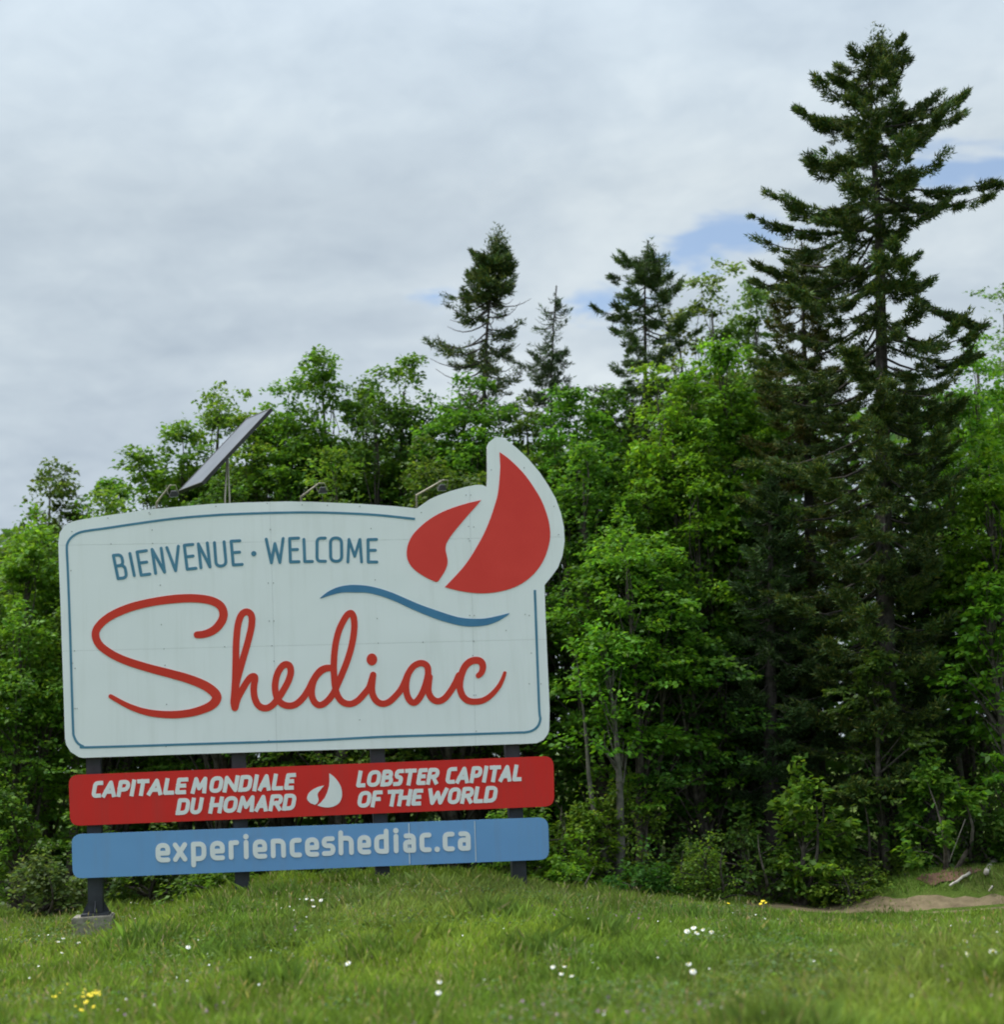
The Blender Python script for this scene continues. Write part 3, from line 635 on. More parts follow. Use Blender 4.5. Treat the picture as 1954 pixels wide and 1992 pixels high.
BRIGHT = [(0.1654, 0.309, 0.0259), (0.1365, 0.2731, 0.0259), (0.1079, 0.2229, 0.0259)]
MID = [(0.1159, 0.2257, 0.0293), (0.1464, 0.2623, 0.0293), (0.0854, 0.1769, 0.0268)]
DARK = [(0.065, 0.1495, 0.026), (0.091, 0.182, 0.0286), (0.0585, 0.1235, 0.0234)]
PALE = [(.125, .20, .060), (.10, .17, .048), (.15, .23, .065)]
def limb(bm, a, b_, r0, r1, bend=.12, sides=4, n=3):
    a, b_ = Vector(a), Vector(b_); off = Vector((random.uniform(-1, 1), random.uniform(-1, 1), random.uniform(.2, 1)))*bend*(b_-a).length
    pts = [a.lerp(b_, i/n) + off*math.sin(math.pi*i/n) for i in range(n+1)]
    add_tube(bm, pts, [r0+(r1-r0)*i/n for i in range(n+1)], sides, False)
def broadleaf(label, x, top, wpx, Y, cols, group, name='broadleaf_tree', cat='tree', low=.15, nb=80, lpb=185, leaf=.082, shape=1.0, lean=0.0, dens_low=.8, bark=None, spray=(.56, .42, .13), stems=1, group_=None, base_x=None):
    tp = at(x, top, Y); R0 = wpx/2/F*Y*(1.45 if Y > 23.1 and name != 'shrub' else 1.3 if nb > 40 else 1.1)
    if Y > 23.1 and Y < 25.8: nb = int(nb*1.3)
    bx = tp.x if base_x is None else at(base_x, 1600, Y).x
    gzv = gzf(bx, Y); H = tp.z-gzv
    root_ = empty(name, (bx, Y, gzv), label, cat, group)
    bm = bmesh.new(); axis = lambda t: Vector((bx+(tp.x-bx)*t**1.3 + .10*math.sin(3.1*t+x), Y+.12*math.sin(2.3*t+x*.7), gzv-.1+(H+.1)*t))
    r0 = .035+.012*H
    for s in range(stems):
        o2 = Vector((random.uniform(-.25, .25), random.uniform(-.2, .2), 0))*(s > 0)*2
        pts = [axis(t)+o2*min(1, t*2+.2) for t in np.linspace(0, .93, 9)]
        add_tube(bm, pts, [r0*(1-.9*t)*(1 if s == 0 else .7) for t in np.linspace(0, 1, 9)], 7, False)
    Vs, Ts = [], []
    lead = [(0, 0, 1.0)]
    if name != 'shrub' and nb > 40:
        for q in range(4): an = q*1.57+random.uniform(-.5, .5); lead.append((math.cos(an)*R0*random.uniform(.38, .62), math.sin(an)*R0*random.uniform(.3, .5), random.uniform(.74, .95)))
    for b_ in range(nb):
        lx, ly, lt = lead[b_ % len(lead)]
        t = low+(1-low)*random.random()**(.55+.3*dens_low) if dens_low < 1 else random.uniform(low, 1)
        t = min(t, .985); tt = (t-low)/(1-low)
        prof = max(.02, 1-((tt-.30)/.72)**2)**.9 if tt > .30 else .85+.15*tt/.30
        if name != 'shrub': prof *= .82
        az = random.uniform(0, 2*math.pi); rr = R0*max(.10, prof)*random.uniform(.25, 1.1)
        t *= 1-(1-lt)*tt; c = axis(t)+Vector((lx, ly, 0))*min(1, t*1.6); tip = c + Vector((math.cos(az)*rr, math.sin(az)*rr*.85, random.uniform(-.02, .16)*rr))
        if tip.z > tp.z: tip.z = tp.z-random.uniform(0, .15)
        ts = max(.05, t-.10-.12*random.random()); st = axis(ts)+Vector((lx, ly, 0))*min(1, ts*1.6)*.85
        limb(bm, st, tip, max(.008, .02*(1-t)+.008), .004)
        n = int(lpb*random.uniform(.6, 1.35)*(1+.5*tt*(Y > 23.1))); sh_ = 1.12-.42*tt; sx_, sy_, sz_ = [q*random.uniform(.75, 1.3)*g_ for q, g_ in zip(spray, (sh_, sh_, 1/sh_))]
        k_ = random.uniform(.75, 1.2)
        q = RNG.normal(0, .5, (n, 3))*np.array([sx_, sy_, sz_])
        ca, sa = math.cos(az), math.sin(az)
        lump = RNG.normal(0, .5, (5, 3))*np.array([sx_, sy_, sz_*1.2]); q = q*.45 + lump[RNG.integers(0, 5, n)]
        q[:, 2] -= .22*np.hypot(q[:, 0], q[:, 1])
        q = np.clip(q, -1.15*np.array([sx_, sy_, sz_]), 1.15*np.array([sx_, sy_, sz_]))
        w = np.stack([q[:, 0]*ca-q[:, 1]*sa, q[:, 0]*sa+q[:, 1]*ca, q[:, 2]], 1)
        P = w + np.array(tip)
        out = np.tile(np.array([ca*.8, sa*.8, 0]), (n, 1)) + w*1.2
        Vs.append(leaves(P, out, leaf, None)); Ts.append(tint_of(cols, n)*k_)
    # the leaders' own tips
    for (lx, ly, lt) in lead:
        n = int(lpb*1.1); P = RNG.uniform(-1, 1, (n, 3)); P[:, :2] *= (.5-.35*P[:, 2:3])*.60; P[:, 2] *= .42; P += np.array(axis(.94*lt)+Vector((lx, ly, 0))); Vs.append(leaves(P, RNG.normal(0, .5, (n, 3)), leaf, None)); Ts.append(tint_of(cols, n))
        if lt < 1:
            add_tube(bm, [axis(.15), axis(.4*lt)+Vector((lx, ly, 0))*.6, axis(.9*lt)+Vector((lx, ly, 0))], [r0*.6, r0*.4, .008], 5, False)
    obj('trunk', from_bm(bm, True), bark or BARK, root_)
    Ts = [t_*(random.Random(label).uniform(.82, 1.16), random.Random(label+'g').uniform(.88, 1.1), 1) for t_ in Ts]
    obj('crown', np_mesh(np.concatenate(Vs), 4, np.clip(np.concatenate(Ts), .003, .5)), LEAF, root_)
    return root_

def needles_on(path, L_, wmax, per_m, cols, hang=.08, blade=.07):
    """needle blades gathered in flattened pads along a branch path (callable s in 0..1 -> points (n,3))"""
    nc = max(3, int(L_*15)); sc_ = np.clip(RNG.uniform(0, 1, nc)**.62, .10, 1.0); C_ = path(sc_); D = path(np.minimum(sc_+.03, 1.05))-path(sc_-.02); D /= np.linalg.norm(D, axis=1)[:, None]+1e-9
    side = np.stack([-D[:, 1], D[:, 0], np.zeros(nc)], 1); side /= np.linalg.norm(side, axis=1)[:, None]+1e-9
    lat = RNG.uniform(-1, 1, nc)*wmax*(1.05-.75*sc_); C_ = C_ + side*lat[:, None] + D*(np.abs(lat)*.5)[:, None]; C_[:, 2] -= np.abs(lat)*.25 + np.abs(RNG.normal(0, hang*.5, nc))
    n = max(20, int(L_*per_m)); k = RNG.integers(0, nc, n); rad = RNG.uniform(.5, 1.2, nc)[k]
    q = RNG.normal(0, 1, (n, 3)); q /= np.linalg.norm(q, axis=1)[:, None]; q *= (RNG.uniform(0, 1, n)**.45*rad)[:, None]
    off = D[k]*(q[:, 0]*.125)[:, None] + side[k]*(q[:, 1]*.095)[:, None]; off[:, 2] += q[:, 2]*.052
    P = C_[k]+off; d = off*6 + D[k]*.5 + side[k]*(np.sign(lat[k])*.35)[:, None] + RNG.normal(0, .35, (n, 3)); d[:, 2] += .1; d /= np.linalg.norm(d, axis=1)[:, None]
    up = RNG.normal(0, 1, (n, 3)); s2 = np.cross(d, up); s2 /= np.linalg.norm(s2, axis=1)[:, None]+1e-9
    l = (blade*RNG.uniform(.6, 1.3, n))[:, None]; wd = l*.15
    t_ = tint_of(cols, n, .22)*RNG.uniform(.7, 1.35, nc)[k][:, None]
    return np.stack([P-s2*wd, P+s2*wd, P+d*l], 1), t_
SPR = [(.055, .100, .026), (.095, .120, .024), (.040, .076, .027)]
def spruce(label, axis_px, Y, prof, n_whorl, cols, group, per_m=520, wfac=.20, low_z=.6, bare=(), blade=.07, trunk_r=.14, extra=(), hang=.07, name='spruce_tree', skip=0.0, per_whorl=6, topclump=1.0, droop=.18):
    """axis_px: photo points up the trunk (top first); prof: (y, left, right) reach of the branches"""
    top = at(*axis_px[0], Y); ax = [at(*q, Y) for q in axis_px]; gx_ = ax[-1].x; g = gzf(gx_, Y)
    ax.append(Vector((gx_+.02, Y, g-.1))); zs = np.array([a.z for a in ax[::-1]]); xs_ = np.array([a.x for a in ax[::-1]])
    root_ = empty(name, (gx_, Y, g), label, 'tree', group)
    axx = lambda z: float(np.interp(z, zs, xs_))
    H = top.z-g; bm = bmesh.new(); hz = np.linspace(g-.1, top.z, 14)
    add_tube(bm, [(axx(z), Y, z) for z in hz], [max(.012, trunk_r*(1-(z-g)/H)**.8) for z in hz], 8, False)
    pz = []; pl = []; pr = []
    for (y, l_, r_) in prof:
        c = at(np.interp(y, [q[1] for q in axis_px], [q[0] for q in axis_px]), y, Y); pz.append(c.z); pl.append(abs(at(l_, y, Y).x-c.x)); pr.append(abs(at(r_, y, Y).x-c.x))
    pz, pl, pr = [np.array(q)[::-1] for q in (pz, pl, pr)]
    zl_ = max(g+low_z, pz[0]); Vs, Ts = [], []
    zz_ = np.linspace(0, 1, n_whorl)**1.15*(zl_-top.z+.32)+top.z-.38
    for wi, z in enumerate(zz_):
        Lz, Rz = np.interp(z, pz, pl), np.interp(z, pz, pr)
        a0 = random.uniform(0, 6.28)
        for b_ in range(per_whorl):
            if random.random() < (skip if z > top.z-.42*H else 0): continue
            az = a0 + b_*2*math.pi/per_whorl + random.uniform(-.3, .3); zz0 = z+random.uniform(-.14, .14)
            cz = math.cos(az); reach = ((Rz if cz > 0 else Lz)*abs(cz) + (1-abs(cz))*(Lz+Rz)/2)*1.08
            if random.random() < .72: reach *= random.uniform(.78, 1.06)
            else: reach *= random.uniform(.35, .7)
            Ln = max(.12, reach); rise = random.uniform(-.16, .07)+max(0, .34-1.6*(top.z-z)/H)
            sag = droop*Ln*random.uniform(.6, 1.3)
            x0, d = axx(zz0), np.array([math.cos(az), math.sin(az), 0])
            wig = random.uniform(-.08, .08)*Ln; sdv = np.array([-d[1], d[0], 0])
            def path(s, x0=x0, d=d, Ln=Ln, sag=sag, rise=rise, zz0=zz0, wig=wig, sdv=sdv):
                s = np.atleast_1d(s)[:, None]; o_ = np.array([x0, Y, zz0])
                P = o_ + d*Ln*s + sdv*wig*np.sin(s*3.1); P[:, 2:3] += rise*Ln*s - sag*np.sin(np.pi*np.clip(s, 0, 1)*.9)*1.2 + .12*Ln*np.maximum(s-.55, 0)**1.5; return P
            pts = path(np.linspace(0, 1, 6)); r_b = .008+.010*Ln
            add_tube(bm, pts.tolist(), [r_b*(1-.8*i/5) for i in range(6)], 4, False)
            rel = (top.z-z)/H; thin = 1.0
            for (za, zb, f_) in bare:
                if za <= rel <= zb: thin = f_
            if random.random() > thin*1.2: continue
            v_, t_ = needles_on(path, Ln, min(.30, wfac*Ln+.07), per_m*thin, cols, hang, blade)
            k_ = random.uniform(.75, 1.3); Vs.append(v_); Ts.append(t_*k_)
    for (x1, y1, ya, dy_) in extra:      # single long branches: tip pixel, height on trunk, depth of tip
        a = at(np.interp(ya, [q[1] for q in axis_px], [q[0] for q in axis_px]), ya, Y); tip = at(x1, y1, Y+dy_); Ln = (tip-a).length
        A_, B_ = np.array(a), np.array(tip)
        def path(s, A_=A_, B_=B_, Ln=Ln):
            s = np.atleast_1d(s)[:, None]; P = A_+(B_-A_)*s; P[:, 2:3] -= .10*Ln*np.sin(np.pi*np.clip(s, 0, 1)); return P
        pts = path(np.linspace(0, 1, 7)); add_tube(bm, pts.tolist(), [.026*(1-.8*i/6) for i in range(7)], 5, False)
        v_, t_ = needles_on(path, Ln, .19, per_m*1.3, cols, hang, blade); Vs.append(v_); Ts.append(t_)
    # dense tip
    n = int(900*topclump); P = RNG.normal(0, 1, (n, 3))*np.array([.06, .06, .12])*topclump**.5 + np.array([top.x, Y, top.z-.33])
    P[:, 0] += 0; d = RNG.normal(0, 1, (n, 3)); d[:, 2] = np.abs(d[:, 2]); d /= np.linalg.norm(d, axis=1)[:, None]; s2 = np.cross(d, RNG.normal(0, 1, (n, 3))); s2 /= np.linalg.norm(s2, axis=1)[:, None]
    l = (blade*RNG.uniform(.6, 1.2, n))[:, None]; Vs.append(np.stack([P-s2*l*.17, P+s2*l*.17, P+d*l], 1)); Ts.append(tint_of(cols, n, .25))
    obj('trunk', from_bm(bm, True), BARK_DARK, root_)
    obj('crown', np_mesh(np.concatenate(Vs), 3, np.clip(np.concatenate(Ts), .002, .5)), NEEDLE, root_)
    return root_
GS = 'spruces standing out of the wood'
spruce('tallest dark spruce with ragged crown rising far above the right side of the wood', [(1710, 64), (1693, 154), (1700, 300), (1709, 410), (1714, 560), (1716, 720), (1722, 1100), (1726, 1500)], 21.0,
       [(68, 1692, 1722), (92, 1632, 1745), (110, 1612, 1768), (135, 1598, 1768), (165, 1580, 1778), (200, 1548, 1800), (215, 1548, 1870), (255, 1556, 1880), (285, 1535, 1850), (320, 1518, 1835), (345, 1514, 1850), (380, 1503, 1870), (416, 1462, 1830), (450, 1490, 1775), (480, 1530, 1790), (512, 1475, 1812), (545, 1510, 1822), (590, 1490, 1870), (630, 1445, 1893), (690, 1440, 1890), (760, 1460, 1870), (900, 1470, 1850), (1100, 1500, 1830), (1350, 1530, 1840), (1500, 1560, 1830)],
       40, SPR, GS, per_m=1150, per_whorl=6, wfac=.27, trunk_r=.17, extra=((1938, 352, 350, -.2), (1922, 378, 385, .3), (1870, 222, 240, .2), (1845, 200, 215, -.3), (1464, 420, 440, 0), (1472, 514, 530, .2), (1895, 625, 520, -.3), (1550, 210, 250, 0)), topclump=1.6, skip=.17)
spruce('brownish green spruce close on the left of the tallest spruce, half hidden in its crown', [(1560, 470), (1566, 700), (1575, 1000), (1590, 1500)], 22.6,
       [(475, 1550, 1572), (520, 1520, 1600), (600, 1500, 1640), (700, 1470, 1660), (850, 1460, 1680), (1100, 1450, 1700), (1400, 1480, 1700)], 30, [(.075, .080, .018), (.050, .085, .02), (.085, .078, .02)], GS, per_m=700, per_whorl=5)
spruce('spruce with a dense dark top and nearly bare lower branches above the wood', [(968, 456), (955, 560), (948, 640), (942, 740), (940, 1100), (940, 1500)], 24.5,
       [(458, 955, 978), (475, 915, 985), (520, 908, 1000), (545, 898, 1012), (562, 882, 1005), (590, 862, 1030), (630, 850, 1020), (645, 835, 1000), (690, 860, 1030), (720, 845, 1010), (800, 850, 1020)], 20, SPR, GS, per_m=1000, topclump=2.0, bare=((0, .10, 1.0), (.10, .8, .40)), trunk_r=.10, low_z=2.4, wfac=.30)
spruce('thin sparse spruce with see-through crown between two denser spruces', [(1083, 556), (1076, 650), (1073, 760), (1070, 1500)], 25.5,
       [(560, 1080, 1086), (590, 1062, 1100), (610, 1062, 1115), (635, 1030, 1098), (665, 1050, 1110), (690, 1000, 1105), (740, 1020, 1110), (800, 1010, 1120)], 17, [(.06, .10, .04), (.05, .085, .035)], GS, per_m=380, trunk_r=.06, low_z=2.5, skip=.2, topclump=.2, bare=((0, .1, .35),))
spruce('broad dark spruce above the wood, left of the airy pale tree', [(1262, 468), (1255, 560), (1256, 700), (1258, 1100), (1260, 1500)], 24.8,
       [(470, 1252, 1272), (490, 1215, 1285), (520, 1205, 1290), (545, 1185, 1320), (575, 1190, 1330), (610, 1148, 1330), (640, 1190, 1335), (660, 1146, 1350), (700, 1160, 1350), (740, 1140, 1350), (900, 1150, 1350)], 19, [(.055, .10, .030), (.075, .115, .03), (.045, .085, .030)], GS, per_m=850, skip=.15, per_whorl=5, trunk_r=.11, topclump=1.0, low_z=2.0)

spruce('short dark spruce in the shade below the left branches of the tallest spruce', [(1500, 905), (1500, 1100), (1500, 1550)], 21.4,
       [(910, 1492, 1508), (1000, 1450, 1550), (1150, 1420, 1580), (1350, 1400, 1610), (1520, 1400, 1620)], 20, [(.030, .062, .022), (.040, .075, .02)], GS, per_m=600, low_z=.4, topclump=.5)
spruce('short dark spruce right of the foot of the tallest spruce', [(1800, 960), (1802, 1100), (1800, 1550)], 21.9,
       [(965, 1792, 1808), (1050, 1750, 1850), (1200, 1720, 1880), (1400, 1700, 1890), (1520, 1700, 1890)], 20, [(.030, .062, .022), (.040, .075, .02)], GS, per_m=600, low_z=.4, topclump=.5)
GB = 'broadleaf trees of the wood'
T = broadleaf
T('small dark leafy tree on the skyline at the far left edge', 92, 893, 175, 25.5, DARK, GB, nb=60, low=.2, leaf=.10)
T('low rounded tree on the skyline behind the upper left corner of the sign', 235, 930, 190, 25, MID, GB, nb=60, low=.16)
T('leafy tree sloping up behind the solar panel, left of its raised end', 425, 738, 150, 24.4, MID, GB, nb=60, low=.16, base_x=400)
T('lower leafy tree under the solar panel, left of the sloping one', 345, 828, 170, 24, MID, GB, nb=60, low=.16)
T('full leafy tree with the highest crown left of the dense topped spruce', 622, 690, 200, 24.3, MID, GB, nb=120, low=.16, leaf=.09)
T('leafy shoulder tree just right of the solar panel tip', 545, 745, 150, 23.8, MID, GB, nb=60, low=.2)
T('leafy tree with upswept pointed top left of the bare spruce trunk', 800, 692, 170, 24.2, MID, GB, nb=75, low=.2, base_x=770)
T('bushy tree between two pointed crowns behind the sign', 715, 735, 150, 23.9, DARK, GB, nb=55, low=.2)
T('leafy tree at the foot of the dense topped spruce', 885, 722, 170, 23.6, MID, GB, nb=75, low=.16)
T('leafy tree on the skyline behind the tip of the sail emblem', 1010, 770, 150, 23.6, DARK, GB, nb=60, low=.16)
T('leafy tree with rounded top under the thin sparse spruce', 1110, 752, 180, 23.2, MID, GB, nb=80, low=.16)
T('bright green tree with pointed leader in front of the broad dark spruce', 1262, 702, 130, 23.0, BRIGHT, GB, nb=70, low=.16)
T('airy pale green birch like tree showing sky through its crown', 1385, 528, 190, 26.0, PALE, GB, nb=95, lpb=190, low=.2, leaf=.088, bark=BARK_GREY)
T('second airy pale tree against the left side of the tallest spruce', 1450, 545, 140, 26.3, PALE, GB, nb=70, lpb=170, low=.2, leaf=.088, bark=BARK_GREY)
T('pale airy tree low behind the broad dark spruce', 1320, 590, 140, 26.2, PALE, GB, nb=70, lpb=170, low=.2, leaf=.088)
T('broad bright green tree close on the left of the tallest spruce', 1395, 660, 230, 23.4, BRIGHT, GB, nb=120, low=.25)
T('bright yellow green tree filling the middle of the wood', 1310, 790, 240, 22.4, BRIGHT, GB, nb=120, low=.16)
T('leafy green tree right beside the round side of the sail outline', 1140, 860, 220, 22.0, MID, GB, nb=100, low=.16)
T('bright low crowned tree between the sail emblem and the wood', 1200, 1000, 210, 21.3, BRIGHT, GB, nb=70, low=.22, dens_low=.2)
T('thin airy tree rising above the right edge of the wood', 1945, 535, 110, 26, PALE, GB, nb=45, lpb=100, low=.22, leaf=.08)
T('darker airy tree on the right skyline beside the long spruce branch', 1900, 610, 100, 25.4, MID, GB, nb=45, lpb=70, low=.22)
T('bright broad tree at the right edge below the skyline', 1900, 690, 230, 22.6, BRIGHT, GB, nb=110, low=.16)
T('layered bright maple at the right edge, middle height', 1925, 850, 200, 21.2, BRIGHT, GB, nb=75, low=.38, dens_low=.2, spray=(.5, .35, .07))
T('low maple with large yellow green leaves at the right edge', 1925, 1120, 200, 20.3, BRIGHT, GB, nb=40, lpb=60, low=.2, leaf=.11, spray=(.42, .3, .07))
T('bushy tree filling the skyline between the sloping tree and the highest crown on the left', 505, 800, 150, 24.0, MID, GB, nb=60, low=.2)
T('rounded tree filling the skyline directly right of the highest crown on the left', 690, 745, 160, 24.6, MID, GB, nb=65, low=.2)
T('low leafy tree on the skyline under the left branches of the dense topped spruce', 845, 765, 150, 24.4, DARK, GB, nb=55, low=.2)
T('leafy tree between the thin sparse spruce and the broad dark spruce', 1175, 745, 140, 23.9, MID, GB, nb=50, low=.2)
T('yellow green tree at the left edge beside the white board', 60, 985, 210, 23.4, BRIGHT, GB, nb=100, low=.2)
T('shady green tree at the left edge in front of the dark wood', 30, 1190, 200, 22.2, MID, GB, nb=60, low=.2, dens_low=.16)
T('yellow green tree peeping over the upper left corner of the board', 200, 960, 180, 22.8, MID, GB, nb=70, low=.22)
T('bushy tree behind the left half of the board', 420, 890, 230, 22.4, DARK, GB, nb=80, low=.22)
T('fresh green tree behind the middle of the board, below the skyline trees', 640, 880, 230, 22.0, MID, GB, nb=80, low=.22)
T('dark bushy tree behind the notch in the top of the board', 830, 850, 200, 22.3, DARK, GB, nb=80, low=.22)
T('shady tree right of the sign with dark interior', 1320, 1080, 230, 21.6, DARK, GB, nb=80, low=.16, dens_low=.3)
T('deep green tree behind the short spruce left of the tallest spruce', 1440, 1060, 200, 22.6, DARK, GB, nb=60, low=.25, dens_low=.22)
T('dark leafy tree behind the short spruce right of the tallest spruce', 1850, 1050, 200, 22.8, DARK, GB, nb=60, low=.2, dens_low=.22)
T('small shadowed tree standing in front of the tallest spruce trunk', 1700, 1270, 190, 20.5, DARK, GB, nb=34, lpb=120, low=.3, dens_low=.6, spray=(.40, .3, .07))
# slender forked tree right of the sign
T('slender grey forked sapling standing just right of the red board', 1175, 1230, 150, 20.4, BRIGHT, GB, nb=26, lpb=70, low=.45, base_x=1195, bark=BARK_GREY, stems=2, leaf=.09)

# shrubs along the foot of the wood
GSH = 'shrubs along the foot of the wood'
def shrub(label, x, top, wpx, Y, cols, nb=26, lpb=90, leaf=.07):
    return broadleaf(label, x, top, wpx, Y, cols, GSH, name='shrub', cat='shrub', low=.12, nb=nb, lpb=lpb, leaf=leaf, dens_low=1.0, spray=(.24, .2, .12), stems=3)
shrub('grey green willow like shrub at the left edge behind the first post', 75, 1690, 190, 20.2, PALE, nb=36)
shrub('round shrub at the left edge above the low willow shrub', 20, 1540, 130, 20.9, MID, nb=40)
shrub('dark shrub seen between the posts left of the second post', 300, 1650, 230, 20.6, DARK, nb=30)
shrub('dark shrub behind the left end of the blue board', 170, 1560, 120, 20.6, MID, nb=24)
shrub('light green shrub in the tall grass beside the second post', 420, 1690, 150, 19.8, MID, nb=26)
shrub('dark shrub behind the third post of the sign', 700, 1640, 230, 20.4, DARK, nb=30)
shrub('green shrub behind the right end of the blue board', 1010, 1560, 190, 20.3, MID, nb=32)
shrub('leafy shrub just right of the blue board end', 1130, 1580, 160, 20.2, BRIGHT, nb=32)
shrub('low bright shrub at the grass edge right of the fourth post', 1110, 1680, 150, 19.8, BRIGHT, nb=20)
shrub('tall loose shrub below the forked sapling', 1210, 1540, 170, 20.5, MID, nb=34)
shrub('low grey green shrub at the left end of the dirt path', 1260, 1690, 110, 19.7, DARK, nb=16)
shrub('feathery green shrub standing in front of the dark wood above the path', 1385, 1640, 120, 19.6, MID, nb=28, leaf=.05)
shrub('broad leaved shrub in the shade left of the spruce foot', 1545, 1520, 160, 20.0, MID, nb=30, leaf=.10)
shrub('low mid green shrub at the middle of the dirt path', 1640, 1680, 150, 20.0, MID, nb=24, leaf=.05)
shrub('wide shady shrub around the foot of the tallest spruce', 1690, 1540, 230, 20.6, DARK, nb=26, leaf=.09)
shrub('shady shrub with large leaves right of the spruce foot', 1810, 1500, 170, 20.1, MID, nb=26, leaf=.10)
shrub('bright young shrub at the right edge above the white log', 1948, 1600, 90, 20.2, BRIGHT, nb=26)

shrub('low dark shrub in the gap right of the forked sapling', 1300, 1640, 150, 20.3, DARK, nb=26, lpb=80)
shrub('dark leafy shrub behind the middle of the dirt path', 1460, 1610, 170, 20.4, DARK, nb=28, lpb=80)
shrub('shady shrub in the gap behind the lowest twigs of the tallest spruce', 1600, 1600, 170, 20.6, DARK, nb=28, lpb=80)
shrub('low ferny shrub on the soil bank near the right edge', 1740, 1650, 130, 20.4, MID, nb=22, lpb=80, leaf=.05)
shrub('dark shrub right of the shady large leaved shrub', 1890, 1540, 150, 20.5, DARK, nb=26, lpb=80)
# the wood behind: a deep mass that nobody could count
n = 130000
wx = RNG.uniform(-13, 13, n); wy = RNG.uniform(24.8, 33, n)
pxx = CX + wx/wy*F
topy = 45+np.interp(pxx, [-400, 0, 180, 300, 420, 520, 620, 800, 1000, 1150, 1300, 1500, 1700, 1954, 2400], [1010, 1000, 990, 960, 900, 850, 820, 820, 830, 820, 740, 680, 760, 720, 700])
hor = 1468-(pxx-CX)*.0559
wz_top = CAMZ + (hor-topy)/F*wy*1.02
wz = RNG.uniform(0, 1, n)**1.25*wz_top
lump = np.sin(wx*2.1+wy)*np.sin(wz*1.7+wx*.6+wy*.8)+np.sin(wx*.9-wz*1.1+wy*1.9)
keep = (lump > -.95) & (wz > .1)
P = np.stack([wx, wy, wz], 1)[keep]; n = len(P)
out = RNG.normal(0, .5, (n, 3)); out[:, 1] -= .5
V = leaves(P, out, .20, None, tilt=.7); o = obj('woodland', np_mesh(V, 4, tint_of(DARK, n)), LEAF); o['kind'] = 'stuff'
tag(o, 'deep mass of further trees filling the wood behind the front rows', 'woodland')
# understorey trunks seen in the dark
GT = 'bare trunks in the shade of the wood'
tl = [(1290, 'crooked'), (1420, 'straight dark'), (1500, 'thick dark'), (1860, 'slender'), (120, 'dark'), (640, 'hidden dark')]
places = ('between the forked sapling and the spruce', 'left of the feathery shrub', 'under the left skirts of the tallest spruce', 'right of the tallest spruce foot', 'left of the first post', 'seen under the boards')
for (px, w_), pl_ in zip(tl, places):
    yv = random.uniform(22.3, 24); b_ = at(px, 1600, yv); g = gzf(b_.x, yv); root_ = empty('tree_trunk', (b_.x, yv, g), f'{w_} bare trunk in the shade {pl_}', 'tree', GT)
    bm = bmesh.new(); hh = random.uniform(4, 5.5); ln = random.uniform(-.5, .5)
    pts = [(b_.x+ln*t+.08*math.sin(5*t+px), yv, g-.1+hh*t) for t in np.linspace(0, 1, 9)]
    add_tube(bm, pts, [.07*(1-.7*t)+.01 for t in np.linspace(0, 1, 9)], 7, False)
    me = from_bm(bm, True); obj('trunk', me, BARK_GREY if 'pale' in w_ or 'slender' in w_ else BARK, root_)
    for _ in range(10):
        bm = bmesh.new()
        t = random.uniform(.15, 1); a = Vector((b_.x+ln*t, yv, g+hh*t)); az = random.uniform(0, 6.28); l = random.uniform(.3, .9)
        limb(bm, a, a+Vector((math.cos(az)*l, math.sin(az)*l, random.uniform(-.1, .35))), .012, .004)
        obj('branch', from_bm(bm, True), BARK, root_)

# ------------------------------------------------------------------ grass
def vnoise(x, y, f, seed=0):
    r_ = np.random.default_rng(seed); tot = 0
    for k_ in range(6):
        a = r_.uniform(0, 6.28); ph = r_.uniform(0, 6.28); ff = f*r_.uniform(.6, 1.7); tot = tot+np.sin((x*math.cos(a)+y*math.sin(a))*ff+ph)
    return tot/6
n = 420000
yy = 9.0 + (20.6-9.0)*RNG.uniform(0, 1, n)**1.05
hw_ = yy*.345+1.6; xx = RNG.uniform(-1, 1, n)*hw_
p1 = vnoise(xx, yy, 1.3, 1); p2 = vnoise(xx, yy, 4.0, 2); p3 = vnoise(xx, yy, 11, 3); p4 = vnoise(xx, yy, .7, 4)
# keep the bare patches
def inband(xx, yy):
    pth = (xx > 2.6) & (np.abs(yy-(17.2)) < .35)
    return pth
pz_ = gz(xx, yy)
# project roughly to the photograph's ground layout for the path: use world bands computed from path outline
pp = [on_ground(*q) for q in ((1440, 1760), (1560, 1759), (1760, 1759), (1954, 1756), (2150, 1752))]
py_c = np.interp(xx, [q.x for q in pp], [q.y for q in pp]); lo_ = [on_ground(*q) for q in ((1440, 1768), (1560, 1774), (1760, 1778), (1954, 1773), (2150, 1768))]; hi_ = [on_ground(*q) for q in ((1440, 1761), (1560, 1755), (1760, 1753), (1954, 1750), (2150, 1748))]
yl = np.interp(xx, [q.x for q in lo_], [q.y for q in lo_]); yh = np.interp(xx, [q.x for q in hi_], [q.y for q in hi_])
onpath = (xx > pp[0].x) & (yy > yl-.05) & (yy < yh+.1)
bl = on_ground(60, 1795); onleft = (xx < bl.x+.9) & (np.abs(yy-bl.y-.1) < .7)
foot = (np.abs(xx-b0.x) < .33) & (yy > b0.y-.95) & (yy < b0.y+.35)
thin_patch = (p2+p3*.5 > .52)
onbank = (xx > 4.4) & (yy > 18.75) & (yy < 19.9)
prob = np.where(onbank, .9, 1.0)*np.where(onpath, .50, 1.0)*np.where(onleft, .3, 1.0)*np.where(foot, .0, 1.0)*np.where(thin_patch, .45, 1.0)*np.where(yy > yh+.1, np.where(xx > 1.5, .85, 1), 1)
keep = RNG.uniform(0, 1, n) < prob
xx, yy, p1, p2, p3, p4 = [q[keep] for q in (xx, yy, p1, p2, p3, p4)]; n = len(xx)
